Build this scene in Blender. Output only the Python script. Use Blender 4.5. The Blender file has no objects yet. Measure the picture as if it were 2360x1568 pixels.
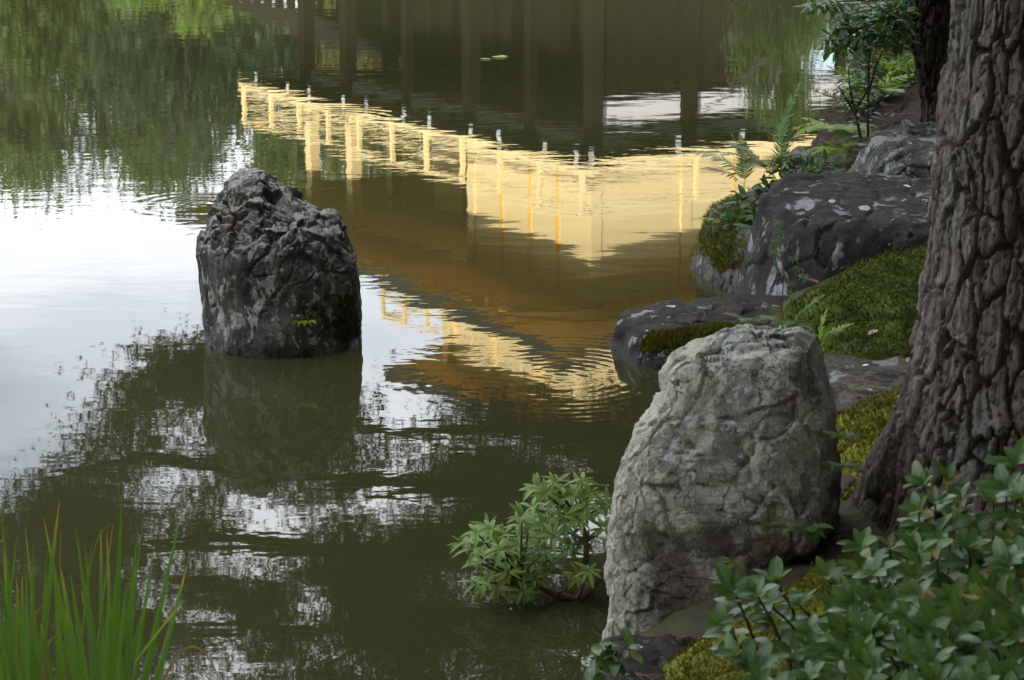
import bpy, bmesh, math, random
import numpy as np
from mathutils import Vector, Matrix, Euler, Quaternion

random.seed(7)
rng = np.random.default_rng(7)
SC = bpy.context.scene
COL = SC.collection
R = math.radians

# ------------------------------------------------------------------ camera
CAM_H = 1.83
PITCH = R(14.6)
FPX = 4800.0                      # focal length in units of a 2360 px wide frame
cam_d = bpy.data.cameras.new('camera')
cam = bpy.data.objects.new('camera', cam_d)
COL.objects.link(cam)
cam.location = (0, 0, CAM_H)
cam.rotation_euler = (R(90) - PITCH, 0, 0)
cam_d.sensor_fit = 'HORIZONTAL'
cam_d.sensor_width = 36.0
cam_d.lens = 36.0 * FPX / 2360.0
cam_d.clip_start = 0.05
cam_d.clip_end = 3000
cam_d.dof.use_dof = True
cam_d.dof.focus_distance = 7.2
cam_d.dof.aperture_fstop = 18.0
SC.camera = cam

# ------------------------------------------------------------------ light
SUN_H = Vector((-0.33, -0.944, 0)).normalized()   # towards the sun, flat
SUN_EL = R(16.5)
world = bpy.data.worlds.new('World')
SC.world = world
world.use_nodes = True
wn, wl = world.node_tree.nodes, world.node_tree.links
wn.clear()
w_out = wn.new('ShaderNodeOutputWorld')
w_bg = wn.new('ShaderNodeBackground')
w_bg.inputs['Strength'].default_value = 0.10
sky = wn.new('ShaderNodeTexSky')
sky.sky_type = 'NISHITA'
sky.sun_disc = False
sky.sun_elevation = SUN_EL
sky.sun_rotation = math.atan2(SUN_H.x, SUN_H.y) % (2 * math.pi)
sky.air_density = 1.0
sky.dust_density = 1.5
sky.ozone_density = 1.0
# broken bright cloud over the whole sky
w_tc = wn.new('ShaderNodeTexCoord')
w_sep = wn.new('ShaderNodeSeparateXYZ')
wl.new(w_tc.outputs['Generated'], w_sep.inputs[0])
w_z = wn.new('ShaderNodeMath'); w_z.operation = 'MAXIMUM'
wl.new(w_sep.outputs['Z'], w_z.inputs[0]); w_z.inputs[1].default_value = 0.0
w_z2 = wn.new('ShaderNodeMath'); w_z2.operation = 'ADD'
wl.new(w_z.outputs[0], w_z2.inputs[0]); w_z2.inputs[1].default_value = 0.22
w_div = wn.new('ShaderNodeVectorMath'); w_div.operation = 'DIVIDE'
w_cmb = wn.new('ShaderNodeCombineXYZ')
for k in 'XYZ': wl.new(w_z2.outputs[0], w_cmb.inputs[k])
wl.new(w_tc.outputs['Generated'], w_div.inputs[0]); wl.new(w_cmb.outputs[0], w_div.inputs[1])
w_map = wn.new('ShaderNodeMapping')
w_map.inputs['Location'].default_value = (5.2, 2.0, 0)
wl.new(w_div.outputs[0], w_map.inputs['Vector'])
w_no = wn.new('ShaderNodeTexNoise')
w_no.inputs['Scale'].default_value = 1.15
w_no.inputs['Detail'].default_value = 6
w_no.inputs['Roughness'].default_value = 0.52
wl.new(w_map.outputs[0], w_no.inputs['Vector'])
w_rp = wn.new('ShaderNodeValToRGB')
w_rp.color_ramp.elements[0].position = 0.33
w_rp.color_ramp.elements[0].color = (0.12, 0.12, 0.12, 1)
w_rp.color_ramp.elements[1].position = 0.52
wl.new(w_no.outputs['Fac'], w_rp.inputs[0])
w_mix = wn.new('ShaderNodeMix'); w_mix.data_type = 'RGBA'
wl.new(w_rp.outputs[0], w_mix.inputs['Factor'])
wl.new(sky.outputs[0], w_mix.inputs['A'])
w_no2 = wn.new('ShaderNodeTexNoise'); w_no2.inputs['Scale'].default_value = 1.9; w_no2.inputs['Detail'].default_value = 5; w_no2.inputs['Roughness'].default_value = 0.5
wl.new(w_map.outputs[0], w_no2.inputs['Vector'])
w_rp2 = wn.new('ShaderNodeValToRGB'); w_rp2.color_ramp.elements[0].position = 0.40; w_rp2.color_ramp.elements[1].position = 0.62
w_rp2.color_ramp.elements[0].color = (11.6, 12.5, 14.0, 1); w_rp2.color_ramp.elements[1].color = (18.2, 18.7, 19.6, 1)     # shaded and sunlit parts of the cloud
wl.new(w_no2.outputs['Fac'], w_rp2.inputs[0]); 
# an overcast sky is duller towards the horizon
w_el = wn.new('ShaderNodeMath'); w_el.operation = 'MINIMUM'; wl.new(w_z.outputs[0], w_el.inputs[0]); w_el.inputs[1].default_value = 0.5
w_em = wn.new('ShaderNodeMath'); w_em.operation = 'MULTIPLY_ADD'; wl.new(w_el.outputs[0], w_em.inputs[0]); w_em.inputs[1].default_value = 1.55; w_em.inputs[2].default_value = 0.43
w_cl = wn.new('ShaderNodeVectorMath'); w_cl.operation = 'SCALE'; wl.new(w_rp2.outputs[0], w_cl.inputs[0]); wl.new(w_em.outputs[0], w_cl.inputs['Scale'])
wl.new(w_cl.outputs[0], w_mix.inputs['B'])
wl.new(w_mix.outputs['Result'], w_bg.inputs['Color'])
wl.new(w_bg.outputs[0], w_out.inputs[0])

sun_d = bpy.data.lights.new('sun', 'SUN')
sun_d.energy = 5.0
sun_d.angle = R(0.6)
sun_d.color = (1.0, 0.93, 0.82)
sun = bpy.data.objects.new('sun', sun_d)
COL.objects.link(sun)
sd = Vector((SUN_H.x * math.cos(SUN_EL), SUN_H.y * math.cos(SUN_EL), math.sin(SUN_EL)))
sun.rotation_euler = sd.to_track_quat('Z', 'Y').to_euler()
sun.location = (-20, -40, 40)

SC.view_settings.view_transform = 'Standard'
SC.view_settings.look = 'None'
SC.view_settings.gamma = 1.0
SC.view_settings.use_curve_mapping = False
SC.view_settings.exposure = 1.48
SC.cycles.max_bounces = 8
SC.cycles.diffuse_bounces = 4
SC.cycles.glossy_bounces = 4
SC.cycles.transparent_max_bounces = 8
SC.cycles.caustics_reflective = False
SC.cycles.caustics_refractive = False
SC.cycles.sample_clamp_indirect = 6.0

# ------------------------------------------------------------------ geometry of the view, used to work out real positions
CP, SP = math.cos(PITCH), math.sin(PITCH)
def ray(px, py):
    xc, yc = px - 1180.0, py - 784.0
    return np.array([xc, FPX * CP - yc * SP, -(FPX * SP + yc * CP)])
def atY(px, py, Y):
    d = ray(px, py); k = Y / d[1]
    return Vector((d[0] * k, Y, CAM_H + d[2] * k))
def atZ(px, py, z):
    d = ray(px, py); k = (z - CAM_H) / d[2]
    return Vector((d[0] * k, d[1] * k, z))
def mirY(px, py, Y):
    """the point over the pond at depth Y whose mirror image in the water lies in that direction"""
    p = atY(px, py, Y); return Vector((p.x, p.y, -p.z))

# ------------------------------------------------------------------ noise in numpy
def _h(ix, iy, iz, s):
    n = (ix.astype(np.int64) * 374761393 + iy.astype(np.int64) * 668265263 + iz.astype(np.int64) * 2147483647 + s * 974634777) & 0xffffffff
    n = ((n ^ (n >> 13)) * 1274126177) & 0xffffffff
    n = ((n ^ (n >> 16)) * 2246822519) & 0xffffffff
    return (n ^ (n >> 15)) & 0xffffffff
def vnoise(p, s=0):
    """smooth value noise, -1..1"""
    i = np.floor(p).astype(np.int64); f = p - i
    u = f * f * f * (f * (f * 6 - 15) + 10)
    def c(a, b, d): return _h(i[:, 0] + a, i[:, 1] + b, i[:, 2] + d, s) / 4294967295.0
    x0 = c(0,0,0) * (1-u[:,0]) + c(1,0,0) * u[:,0]; x1 = c(0,1,0) * (1-u[:,0]) + c(1,1,0) * u[:,0]
    x2 = c(0,0,1) * (1-u[:,0]) + c(1,0,1) * u[:,0]; x3 = c(0,1,1) * (1-u[:,0]) + c(1,1,1) * u[:,0]
    y0 = x0 * (1-u[:,1]) + x1 * u[:,1]; y1 = x2 * (1-u[:,1]) + x3 * u[:,1]
    return (y0 * (1-u[:,2]) + y1 * u[:,2]) * 2 - 1
def fbm(p, octaves=4, s=0, gain=0.5):
    a, t, q = 1.0, 0.0, np.array(p, float)
    out = np.zeros(len(q))
    for k in range(octaves):
        out += a * vnoise(q, s + k * 17); t += a; a *= gain; q = q * 2.03 + 11.3
    return out / t
def ridged(p, octaves=4, s=0):
    a, t, q = 1.0, 0.0, np.array(p, float)
    out = np.zeros(len(q))
    for k in range(octaves):
        out += a * (1 - 2 * np.abs(vnoise(q, s + k * 13))); t += a; a *= 0.5; q = q * 2.07 + 5.1
    return out / t
def worley(p, s=0):
    i = np.floor(p).astype(np.int64); f = p - i
    f1 = np.full(len(p), 9.0); f2 = np.full(len(p), 9.0); idn = np.zeros(len(p)); tilt = np.zeros(len(p))
    for a in (-1, 0, 1):
        for b in (-1, 0, 1):
            for c in (-1, 0, 1):
                x, y, z = i[:,0]+a, i[:,1]+b, i[:,2]+c
                h1 = _h(x, y, z, s) / 4294967295.0; h2 = _h(x, y, z, s+71) / 4294967295.0; h3 = _h(x, y, z, s+143) / 4294967295.0
                d = np.sqrt((a + h1 - f[:,0])**2 + (b + h2 - f[:,1])**2 + (c + h3 - f[:,2])**2)
                m = d < f1; g = np.stack([_h(x, y, z, s+401+j) / 2147483647.5 - 1 for j in range(3)], -1)
                tilt = np.where(m, (f[:,0]-a-h1)*g[:,0] + (f[:,1]-b-h2)*g[:,1] + (f[:,2]-c-h3)*g[:,2], tilt)
                f2 = np.where(m, f1, np.minimum(f2, d)); f1 = np.where(m, d, f1); idn = np.where(m, _h(x, y, z, s+311) / 4294967295.0, idn)
    worley.tilt = tilt          # height on a randomly tilted facet of the cell
    return f1, f2, idn
def sstep(a, b, x):
    t = np.clip((x - a) / (b - a), 0, 1); return t * t * (3 - 2 * t)

# ------------------------------------------------------------------ mesh helpers
def mesh_np(name, verts, faces, mat=None, smooth=False):
    verts = np.asarray(verts, np.float32); 
    me = bpy.data.meshes.new(name)
    if isinstance(faces, np.ndarray):
        k = faces.shape[1]; nf = len(faces)
        tot = np.full(nf, k, np.int32); loops = faces.astype(np.int32).ravel()
    else:
        tot = np.array([len(f) for f in faces], np.int32); loops = np.array([i for f in faces for i in f], np.int32); nf = len(faces)
    me.vertices.add(len(verts)); me.vertices.foreach_set('co', verts.ravel())
    me.loops.add(len(loops)); me.loops.foreach_set('vertex_index', loops)
    me.polygons.add(nf)
    st = np.zeros(nf, np.int32); st[1:] = np.cumsum(tot)[:-1]
    me.polygons.foreach_set('loop_start', st); me.polygons.foreach_set('loop_total', tot)
    me.polygons.foreach_set('use_smooth', np.full(nf, bool(smooth)))
    me.update(calc_edges=True); me.validate()
    if mat: me.materials.append(mat)
    return me
def attr(me, name, vals):
    a = me.attributes.new(name, 'FLOAT', 'POINT'); a.data.foreach_set('value', np.asarray(vals, np.float32))
def link(name, me, parent=None, loc=None, rot=None, scale=None):
    o = bpy.data.objects.new(name, me); COL.objects.link(o)
    if parent is not None: o.parent = parent
    if loc is not None: o.location = loc
    if rot is not None: o.rotation_euler = rot
    if scale is not None: o.scale = scale
    return o
def tag(o, label=None, cat=None, group=None, kind=None):
    if label: o['label'] = label
    if cat: o['category'] = cat
    if group: o['group'] = group
    if kind: o['kind'] = kind
    return o
def thing(name, label, cat, loc=(0, 0, 0), rotz=0.0, group=None):
    o = bpy.data.objects.new(name, None); COL.objects.link(o)
    o.location = loc; o.rotation_euler = (0, 0, rotz); o.empty_display_size = 0.1
    return tag(o, label, cat, group)
class MB:
    def __init__(s): s.v = []; s.f = []
    def add(s, v, f):
        n = len(s.v); s.v += [tuple(p) for p in v]; s.f += [tuple(i + n for i in q) for q in f]
    def box(s, a, b):
        (x0, y0, z0), (x1, y1, z1) = a, b
        s.add([(x0,y0,z0),(x1,y0,z0),(x1,y1,z0),(x0,y1,z0),(x0,y0,z1),(x1,y0,z1),(x1,y1,z1),(x0,y1,z1)],
              [(0,3,2,1),(4,5,6,7),(0,1,5,4),(1,2,6,5),(2,3,7,6),(3,0,4,7)])
    def tube(s, pts, rad, n=8, cap=True):
        pts = [Vector(p) for p in pts]; k = len(pts)
        if not hasattr(rad, '__len__'): rad = [rad] * k
        up = Vector((0.13, 0.21, 0.97)); rings = []
        for i, p in enumerate(pts):
            t = (pts[min(i+1, k-1)] - pts[max(i-1, 0)])
            t = t.normalized() if t.length > 1e-9 else Vector((0, 0, 1))
            a = t.cross(up)
            if a.length < 1e-3: a = t.cross(Vector((1, 0, 0)))
            a.normalize(); b = t.cross(a); up = b.cross(t) * -1 if False else up
            rings.append([p + (a * math.cos(2*math.pi*j/n) + b * math.sin(2*math.pi*j/n)) * rad[i] for j in range(n)])
        v = [q for r in rings for q in r]; f = []
        for i in range(k - 1):
            for j in range(n):
                f.append((i*n+j, i*n+(j+1) % n, (i+1)*n+(j+1) % n, (i+1)*n+j))
        if cap: f += [tuple(range(n))[::-1], tuple((k-1)*n + j for j in range(n))]
        s.add(v, f)
    def mesh(s, name, mat, smooth=False): return mesh_np(name, np.array(s.v), s.f, mat, smooth)
    def build(s, name, mat, parent=None, smooth=False, **k): return link(name, s.mesh(name, mat, smooth), parent, **k)

def scatter_np(tv, tf, mats, locs):
    """many copies of one small template joined: mats n x 3 x 3, locs n x 3"""
    tv = np.asarray(tv, float); n = len(locs); k = len(tv)
    v = np.einsum('nij,kj->nki', mats, tv) + locs[:, None, :]
    tf = np.asarray(tf); f = (tf[None] + (np.arange(n) * k)[:, None, None]).reshape(-1, tf.shape[1])
    return v.reshape(-1, 3), f
def rand_rots(n, r=rng):
    q = r.normal(size=(n, 4)); q /= np.linalg.norm(q, axis=1)[:, None]
    w, x, y, z = q.T
    return np.stack([np.stack([1-2*(y*y+z*z), 2*(x*y-z*w), 2*(x*z+y*w)], -1), np.stack([2*(x*y+z*w), 1-2*(x*x+z*z), 2*(y*z-x*w)], -1), np.stack([2*(x*z-y*w), 2*(y*z+x*w), 1-2*(x*x+y*y)], -1)], 1)
def bez(a, b, c, n):
    a, b, c = Vector(a), Vector(b), Vector(c)
    return [a*(1-t)**2 + b*2*t*(1-t) + c*t*t for t in [i/(n-1) for i in range(n)]]

# ------------------------------------------------------------------ materials
def mat_new(name):
    m = bpy.data.materials.new(name); m.use_nodes = True
    return m, m.node_tree.nodes, m.node_tree.links, m.node_tree.nodes['Principled BSDF']
def nd(nt, t, **kw):
    n = nt.new(t)
    for k, v in kw.items():
        if hasattr(n, k): setattr(n, k, v)
        else: n.inputs[k].default_value = v
    return n
def ramp(nt, stops):
    r = nt.new('ShaderNodeValToRGB'); e = r.color_ramp.elements
    while len(e) < len(stops): e.new(0.5)
    for i, (p, c) in enumerate(stops):
        e[i].position = p; e[i].color = (c[0], c[1], c[2], 1) if hasattr(c, '__len__') else (c, c, c, 1)
    return r
def mixc(nt, ln, fac, a, b, mode='MIX'):
    m = nt.new('ShaderNodeMix'); m.data_type = 'RGBA'; m.blend_type = mode
    for sock, x in (('Factor', fac), ('A', a), ('B', b)):
        if hasattr(x, 'links') or isinstance(x, bpy.types.NodeSocket): ln.new(x, m.inputs[sock])
        elif hasattr(x, '__len__'): m.inputs[sock].default_value = (x[0], x[1], x[2], 1)
        else: m.inputs[sock].default_value = x
    return m.outputs['Result']
def math_(nt, ln, op, a, b=None):
    m = nt.new('ShaderNodeMath'); m.operation = op
    for i, x in enumerate((a, b)):
        if x is None: continue
        if isinstance(x, bpy.types.NodeSocket): ln.new(x, m.inputs[i])
        else: m.inputs[i].default_value = x
    return m.outputs[0]
def noise_(nt, ln, vec, scale, detail=4, rough=0.55, dist=0.0):
    n = nt.new('ShaderNodeTexNoise'); n.inputs['Scale'].default_value = scale; n.inputs['Detail'].default_value = detail
    n.inputs['Roughness'].default_value = rough; n.inputs['Distortion'].default_value = dist
    ln.new(vec, n.inputs['Vector']); return n.outputs['Fac']
def mapped(nt, ln, vec, sc=(1, 1, 1), loc=(0, 0, 0)):
    m = nt.new('ShaderNodeMapping'); m.inputs['Scale'].default_value = sc; m.inputs['Location'].default_value = loc
    ln.new(vec, m.inputs['Vector']); return m.outputs[0]
def bump_(nt, ln, h, bsdf, dist=0.01, strength=1.0):
    b = nt.new('ShaderNodeBump'); b.inputs['Distance'].default_value = dist; b.inputs['Strength'].default_value = strength
    ln.new(h, b.inputs['Height']); ln.new(b.outputs[0], bsdf.inputs['Normal']); return b

def plain(name, col, rough=0.6, var=0.25, scale=8.0, metal=0.0, spec=0.4, bump=0.0):
    m, n, l, b = mat_new(name)
    tc = n.new('ShaderNodeTexCoord')
    f = noise_(n, l, tc.outputs['Object'], scale, 5)
    c = mixc(n, l, f, [x * (1 - var) for x in col], [min(1, x * (1 + var)) for x in col])
    l.new(c, b.inputs['Base Color']); b.inputs['Roughness'].default_value = rough
    b.inputs['Metallic'].default_value = metal; b.inputs['Specular IOR Level'].default_value = spec
    if bump: bump_(n, l, f, b, bump)
    return m

def leaf_mat(name, a, b_, rough=0.45, trans=0.25, rnd=0.5, spec=0.4, tip=None, mid=None):
    """leaf: colour differs leaf by leaf and along its vein; a little light passes through"""
    m, n, l, b = mat_new(name)
    oi = n.new('ShaderNodeObjectInfo'); geo = n.new('ShaderNodeNewGeometry'); tc = n.new('ShaderNodeTexCoord')
    r = math_(n, l, 'ADD', math_(n, l, 'MULTIPLY', oi.outputs['Random'], 0.6), math_(n, l, 'MULTIPLY', geo.outputs['Random Per Island'], 0.4))
    c = mixc(n, l, r, a, b_)
    f = noise_(n, l, tc.outputs['Object'], 60, 3)
    c = mixc(n, l, math_(n, l, 'MULTIPLY', f, 0.5), c, [x * 0.6 for x in a])
    if tip is not None:
        at = n.new('ShaderNodeAttribute'); at.attribute_name = 'along'
        rp = ramp(n, [(0.80, 0), (0.97, 1)]); l.new(at.outputs['Fac'], rp.inputs[0])
        g = math_(n, l, 'MULTIPLY', rp.outputs[0], math_(n, l, 'GREATER_THAN', oi.outputs['Random'], 0.55))
        c = mixc(n, l, g, c, tip)
    if mid is not None:
        at2 = n.new('ShaderNodeAttribute'); at2.attribute_name = 'across'
        rp2 = ramp(n, [(0.0, 1), (0.12, 0)]); l.new(at2.outputs['Fac'], rp2.inputs[0])
        c = mixc(n, l, math_(n, l, 'MULTIPLY', rp2.outputs[0], 0.7), c, mid)
    l.new(c, b.inputs['Base Color']); b.inputs['Roughness'].default_value = rough; b.inputs['Specular IOR Level'].default_value = spec
    tr = n.new('ShaderNodeBsdfTranslucent'); l.new(mixc(n, l, 0.5, c, (0.25, 0.4, 0.03)), tr.inputs['Color'])
    mx = n.new('ShaderNodeMixShader'); mx.inputs[0].default_value = trans
    l.new(b.outputs[0], mx.inputs[1]); l.new(tr.outputs[0], mx.inputs[2])
    l.new(mx.outputs[0], n['Material Output'].inputs['Surface'])
    return m

def rock_mat(name, dark, light, lichen, lichen_amt=0.5, lichen2=None, l2_amt=0.3, scale=9.0, stria=(1, 1, 0.35), rough=0.85, moss=0.0, wet=True, brown=None, spots=0.0, spot_col=(0.6,0.62,0.6), stain=None, topc=None, grain=150, lit_crust=None):
    m, n, l, b = mat_new(name)
    tc = n.new('ShaderNodeTexCoord'); P = tc.outputs['Object']
    Ps = mapped(n, l, P, stria)
    big = noise_(n, l, Ps, scale, 8, 0.62, 0.3)
    rp = ramp(n, [(0.34, dark), (0.66, light)]); l.new(big, rp.inputs[0]); c = rp.outputs[0]
    if brown is not None:
        nb = noise_(n, l, P, 4.2, 5, 0.6); rb = ramp(n, [(0.50, 0), (0.66, 0.85)]); l.new(nb, rb.inputs[0])
        c = mixc(n, l, rb.outputs[0], c, brown)
    fine = noise_(n, l, Ps, scale * 7, 6, 0.65)
    c = mixc(n, l, 0.75, c, mixc(n, l, fine, (0.25, 0.25, 0.25), (1.75, 1.75, 1.75)), 'MULTIPLY')
    # lichen: patches with a crisp edge
    ln1 = noise_(n, l, mapped(n, l, P, (1, 1, 0.7), (3.1, 1.7, 0.4)), scale * 1.25, 7, 0.66, 0.6)
    th = 0.62 - 0.22 * lichen_amt
    r1 = ramp(n, [(th, 0), (th + 0.035, 1)]); l.new(ln1, r1.inputs[0])
    lf = noise_(n, l, P, scale * 5, 5, 0.6)
    lc = mixc(n, l, lf, [x * 0.55 for x in lichen], [min(1, x * 1.35) for x in lichen])
    c = mixc(n, l, math_(n, l, 'MULTIPLY', r1.outputs[0], 0.88), c, lc)
    if lichen2 is not None:
        ln2 = noise_(n, l, mapped(n, l, P, (1, 1, 1), (7.3, 2.2, 5.4)), scale * 2.1, 6, 0.62, 0.4)
        th = 0.64 - 0.2 * l2_amt
        r2 = ramp(n, [(th, 0), (th + 0.03, 1)]); l.new(ln2, r2.inputs[0])
        c = mixc(n, l, math_(n, l, 'MULTIPLY', r2.outputs[0], 0.85), c, mixc(n, l, lf, [x * 0.7 for x in lichen2], [min(1, x * 1.25) for x in lichen2]))
    if spots:
        vo = n.new('ShaderNodeTexVoronoi'); vo.inputs['Scale'].default_value = scale * 2.6; vo.inputs['Randomness'].default_value = 1
        wv = n.new('ShaderNodeVectorMath'); wv.operation = 'ADD'; l.new(P, wv.inputs[0])
        sc_ = n.new('ShaderNodeVectorMath'); sc_.operation = 'SCALE'; sc_.inputs['Scale'].default_value = 0.03
        nc = n.new('ShaderNodeTexNoise'); nc.inputs['Scale'].default_value = scale * 3; l.new(P, nc.inputs['Vector']); l.new(nc.outputs['Color'], sc_.inputs[0]); l.new(sc_.outputs[0], wv.inputs[1])
        l.new(wv.outputs[0], vo.inputs['Vector'])
        sx = n.new('ShaderNodeSeparateColor'); l.new(vo.outputs['Color'], sx.inputs[0])
        rad = math_(n, l, 'MULTIPLY', sx.outputs[0], 0.42)
        on = math_(n, l, 'MULTIPLY', math_(n, l, 'LESS_THAN', vo.outputs['Distance'], rad), math_(n, l, 'LESS_THAN', sx.outputs[1], spots))
        c = mixc(n, l, math_(n, l, 'MULTIPLY', on, 0.9), c, mixc(n, l, lf, [x * 0.75 for x in spot_col], [min(1, x * 1.2) for x in spot_col]))
    geo = n.new('ShaderNodeNewGeometry'); sp = n.new('ShaderNodeSeparateXYZ'); l.new(geo.outputs['Normal'], sp.inputs[0])
    if stain is not None:
        at = n.new('ShaderNodeAttribute'); at.attribute_name = 'stain'
        rs = ramp(n, [(.42, 0), (.62, 1)]); l.new(math_(n, l, 'ADD', math_(n, l, 'MULTIPLY', at.outputs['Fac'], .6), math_(n, l, 'MULTIPLY', big, .5)), rs.inputs[0])
        c = mixc(n, l, math_(n, l, 'MULTIPLY', rs.outputs[0], .85), c, mixc(n, l, fine, [x * .35 for x in stain], [x * 1.7 for x in stain]))
    if lit_crust is not None:     # unbroken pale lichen crust and the left face's side light, put in as colour
        ac = n.new('ShaderNodeAttribute'); ac.attribute_name = 'lit_crust'
        rc_ = ramp(n, [(.62, 0), (.80, 1)]); l.new(math_(n, l, 'ADD', math_(n, l, 'MULTIPLY', ac.outputs['Fac'], .6), math_(n, l, 'MULTIPLY', ln1, .5)), rc_.inputs[0])
        c = mixc(n, l, math_(n, l, 'MULTIPLY', rc_.outputs[0], .85), c, mixc(n, l, fine, [x * .6 for x in lit_crust], [min(.8, x * 1.3) for x in lit_crust]))
    if topc is not None:      # paler tone on ledges that point up
        rt_ = ramp(n, [(.62, 0), (.86, 1)]); l.new(math_(n, l, 'ADD', math_(n, l, 'MULTIPLY', sp.outputs['Z'], .75), math_(n, l, 'MULTIPLY', lf, .4)), rt_.inputs[0])
        c = mixc(n, l, math_(n, l, 'MULTIPLY', rt_.outputs[0], .8), c, mixc(n, l, fine, [x * .6 for x in topc], [x * 1.3 for x in topc]))
    if moss:
        mn = noise_(n, l, P, 7, 5, 0.6)
        mm = math_(n, l, 'ADD', math_(n, l, 'MULTIPLY', sp.outputs['Z'], 0.45), mn)
        rm = ramp(n, [(1.02 - 0.4 * moss, 0), (1.08 - 0.4 * moss, 1)]); l.new(mm, rm.inputs[0])
        c = mixc(n, l, rm.outputs[0], c, mixc(n, l, fine, (0.03, 0.04, 0.006), (0.16, 0.17, 0.02)))
    pz = n.new('ShaderNodeSeparateXYZ'); l.new(geo.outputs['Position'], pz.inputs[0])
    rr = rough
    if wet:
        wz = math_(n, l, 'ADD', pz.outputs['Z'], math_(n, l, 'MULTIPLY', math_(n, l, 'SUBTRACT', big, 0.5), 0.08))
        rw = ramp(n, [(0.008, 1), (0.045, 0)]); l.new(wz, rw.inputs[0])
        c = mixc(n, l, math_(n, l, 'MULTIPLY', rw.outputs[0], 0.75), c, mixc(n, l, 1.0, c, (0.22, 0.2, 0.17), 'MULTIPLY'))
        rgh = n.new('ShaderNodeMapRange'); l.new(rw.outputs[0], rgh.inputs[0]); rgh.inputs[3].default_value = rough; rgh.inputs[4].default_value = 0.25
        l.new(rgh.outputs[0], b.inputs['Roughness'])
    else: b.inputs['Roughness'].default_value = rough
    # mineral grain: crystals, pits and specks
    g1 = noise_(n, l, mapped(n, l, P, (1, 1, .8)), grain, 5, 0.72, 0.2)
    rg = ramp(n, [(.30, .38), (.48, .95), (.60, 1.1), (.74, 1.75)]); l.new(g1, rg.inputs[0])
    c = mixc(n, l, .85, c, rg.outputs[0], 'MULTIPLY')
    vg = n.new('ShaderNodeTexVoronoi'); vg.feature = 'DISTANCE_TO_EDGE'; vg.inputs['Scale'].default_value = scale * 2.2
    dv = n.new('ShaderNodeVectorMath'); dv.operation = 'ADD'; l.new(Ps, dv.inputs[0]); ds = n.new('ShaderNodeVectorMath'); ds.operation = 'SCALE'; ds.inputs['Scale'].default_value = .07
    dn = n.new('ShaderNodeTexNoise'); dn.inputs['Scale'].default_value = scale * 2.5; dn.inputs['Detail'].default_value = 5; l.new(P, dn.inputs['Vector']); l.new(dn.outputs['Color'], ds.inputs[0]); l.new(ds.outputs[0], dv.inputs[1]); l.new(dv.outputs[0], vg.inputs['Vector'])
    rk = ramp(n, [(.0, 1), (.035, 0)]); l.new(vg.outputs['Distance'], rk.inputs[0])
    crk = math_(n, l, 'MULTIPLY', rk.outputs[0], math_(n, l, 'GREATER_THAN', big, .56))
    c = mixc(n, l, math_(n, l, 'MULTIPLY', crk, .4), c, (.02, .017, .014))
    l.new(c, b.inputs['Base Color']); b.inputs['Specular IOR Level'].default_value = 0.22
    hh = math_(n, l, 'ADD', math_(n, l, 'MULTIPLY', fine, 0.5), math_(n, l, 'ADD', math_(n, l, 'MULTIPLY', lf, 0.5), math_(n, l, 'MULTIPLY', r1.outputs[0], 0.25)))
    hh = math_(n, l, 'ADD', hh, math_(n, l, 'SUBTRACT', math_(n, l, 'MULTIPLY', g1, .5), math_(n, l, 'MULTIPLY', crk, .5)))
    bump_(n, l, hh, b, 0.012, 0.9)
    return m
# ================================================================== pond, ground, hills
POND = np.array([(-40,0.5),(-12,1.9),(-3,2.6),(-1.1,2.95),(-.35,3.2),(-.02,3.65),(.16,4.0),(.22,4.5),(.46,5.3),(.62,6.3),(.74,6.9),(.92,7.5),(1.02,8.1),
    (1.22,8.9),(1.5,9.9),(1.85,11.0),(2.3,12.2),(3.4,13.3),(6,14.2),(14,17),(18,24),(13,30),(8,33),(4.2,34.6),(2.6,36.2),(2.2,37.6),(-4.5,47.2),(-9,50),(-20,56),(-45,56),(-75,44),(-85,20),(-70,3)], float)
def pond_dist(x, y):
    """distance inland: positive on land, negative over the pond"""
    p = np.stack([x, y], -1); d2 = np.full(len(x), 1e18); inside = np.zeros(len(x), bool)
    n = len(POND)
    for i in range(n):
        a, b = POND[i], POND[(i+1) % n]
        e = b - a; t = np.clip(((p - a) @ e) / (e @ e), 0, 1)
        q = p - (a + t[:, None] * e); d2 = np.minimum(d2, (q * q).sum(-1))
        c = ((a[1] > p[:,1]) != (b[1] > p[:,1])) & (p[:,0] < (b[0]-a[0]) * (p[:,1]-a[1]) / (b[1]-a[1] + 1e-12) + a[0])
        inside ^= c
    d = np.sqrt(d2); return np.where(inside, -d, d)
def ground_h(x, y):
    x = np.asarray(x, float); y = np.asarray(y, float); s = pond_dist(x, y)
    z = np.where(s > 0, 0.20 * (1 - np.exp(-np.maximum(s, 0) / 0.16)), -0.9 * (1 - np.exp(np.minimum(s, 0) / 0.5)))
    near = np.exp(-((x - 1) / 3.0)**2 - ((y - 6) / 6.0)**2)
    z += np.where(s > 0, 1, 0) * (0.08 * sstep(0.1, 0.6, s) * near + 0.16 * sstep(3.9, 2.4, y) * sstep(0.05, 0.5, s) * (np.abs(x) < 40) + 0.5 * sstep(2, 14, s) * (y > 12))
    q = np.stack([x, y, np.zeros_like(x)], -1)
    z += np.where(s > 0.02, 1, 0) * (0.035 * fbm(q * 2.3, 3, 5) * sstep(0, .4, s) + 0.010 * fbm(q * 14, 3, 6))
    z += 0.6 * fbm(q * 0.05, 3, 8) * sstep(10, 60, s)
    return z
def gz(x, y): return float(ground_h(np.array([x]), np.array([y]))[0])

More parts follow.
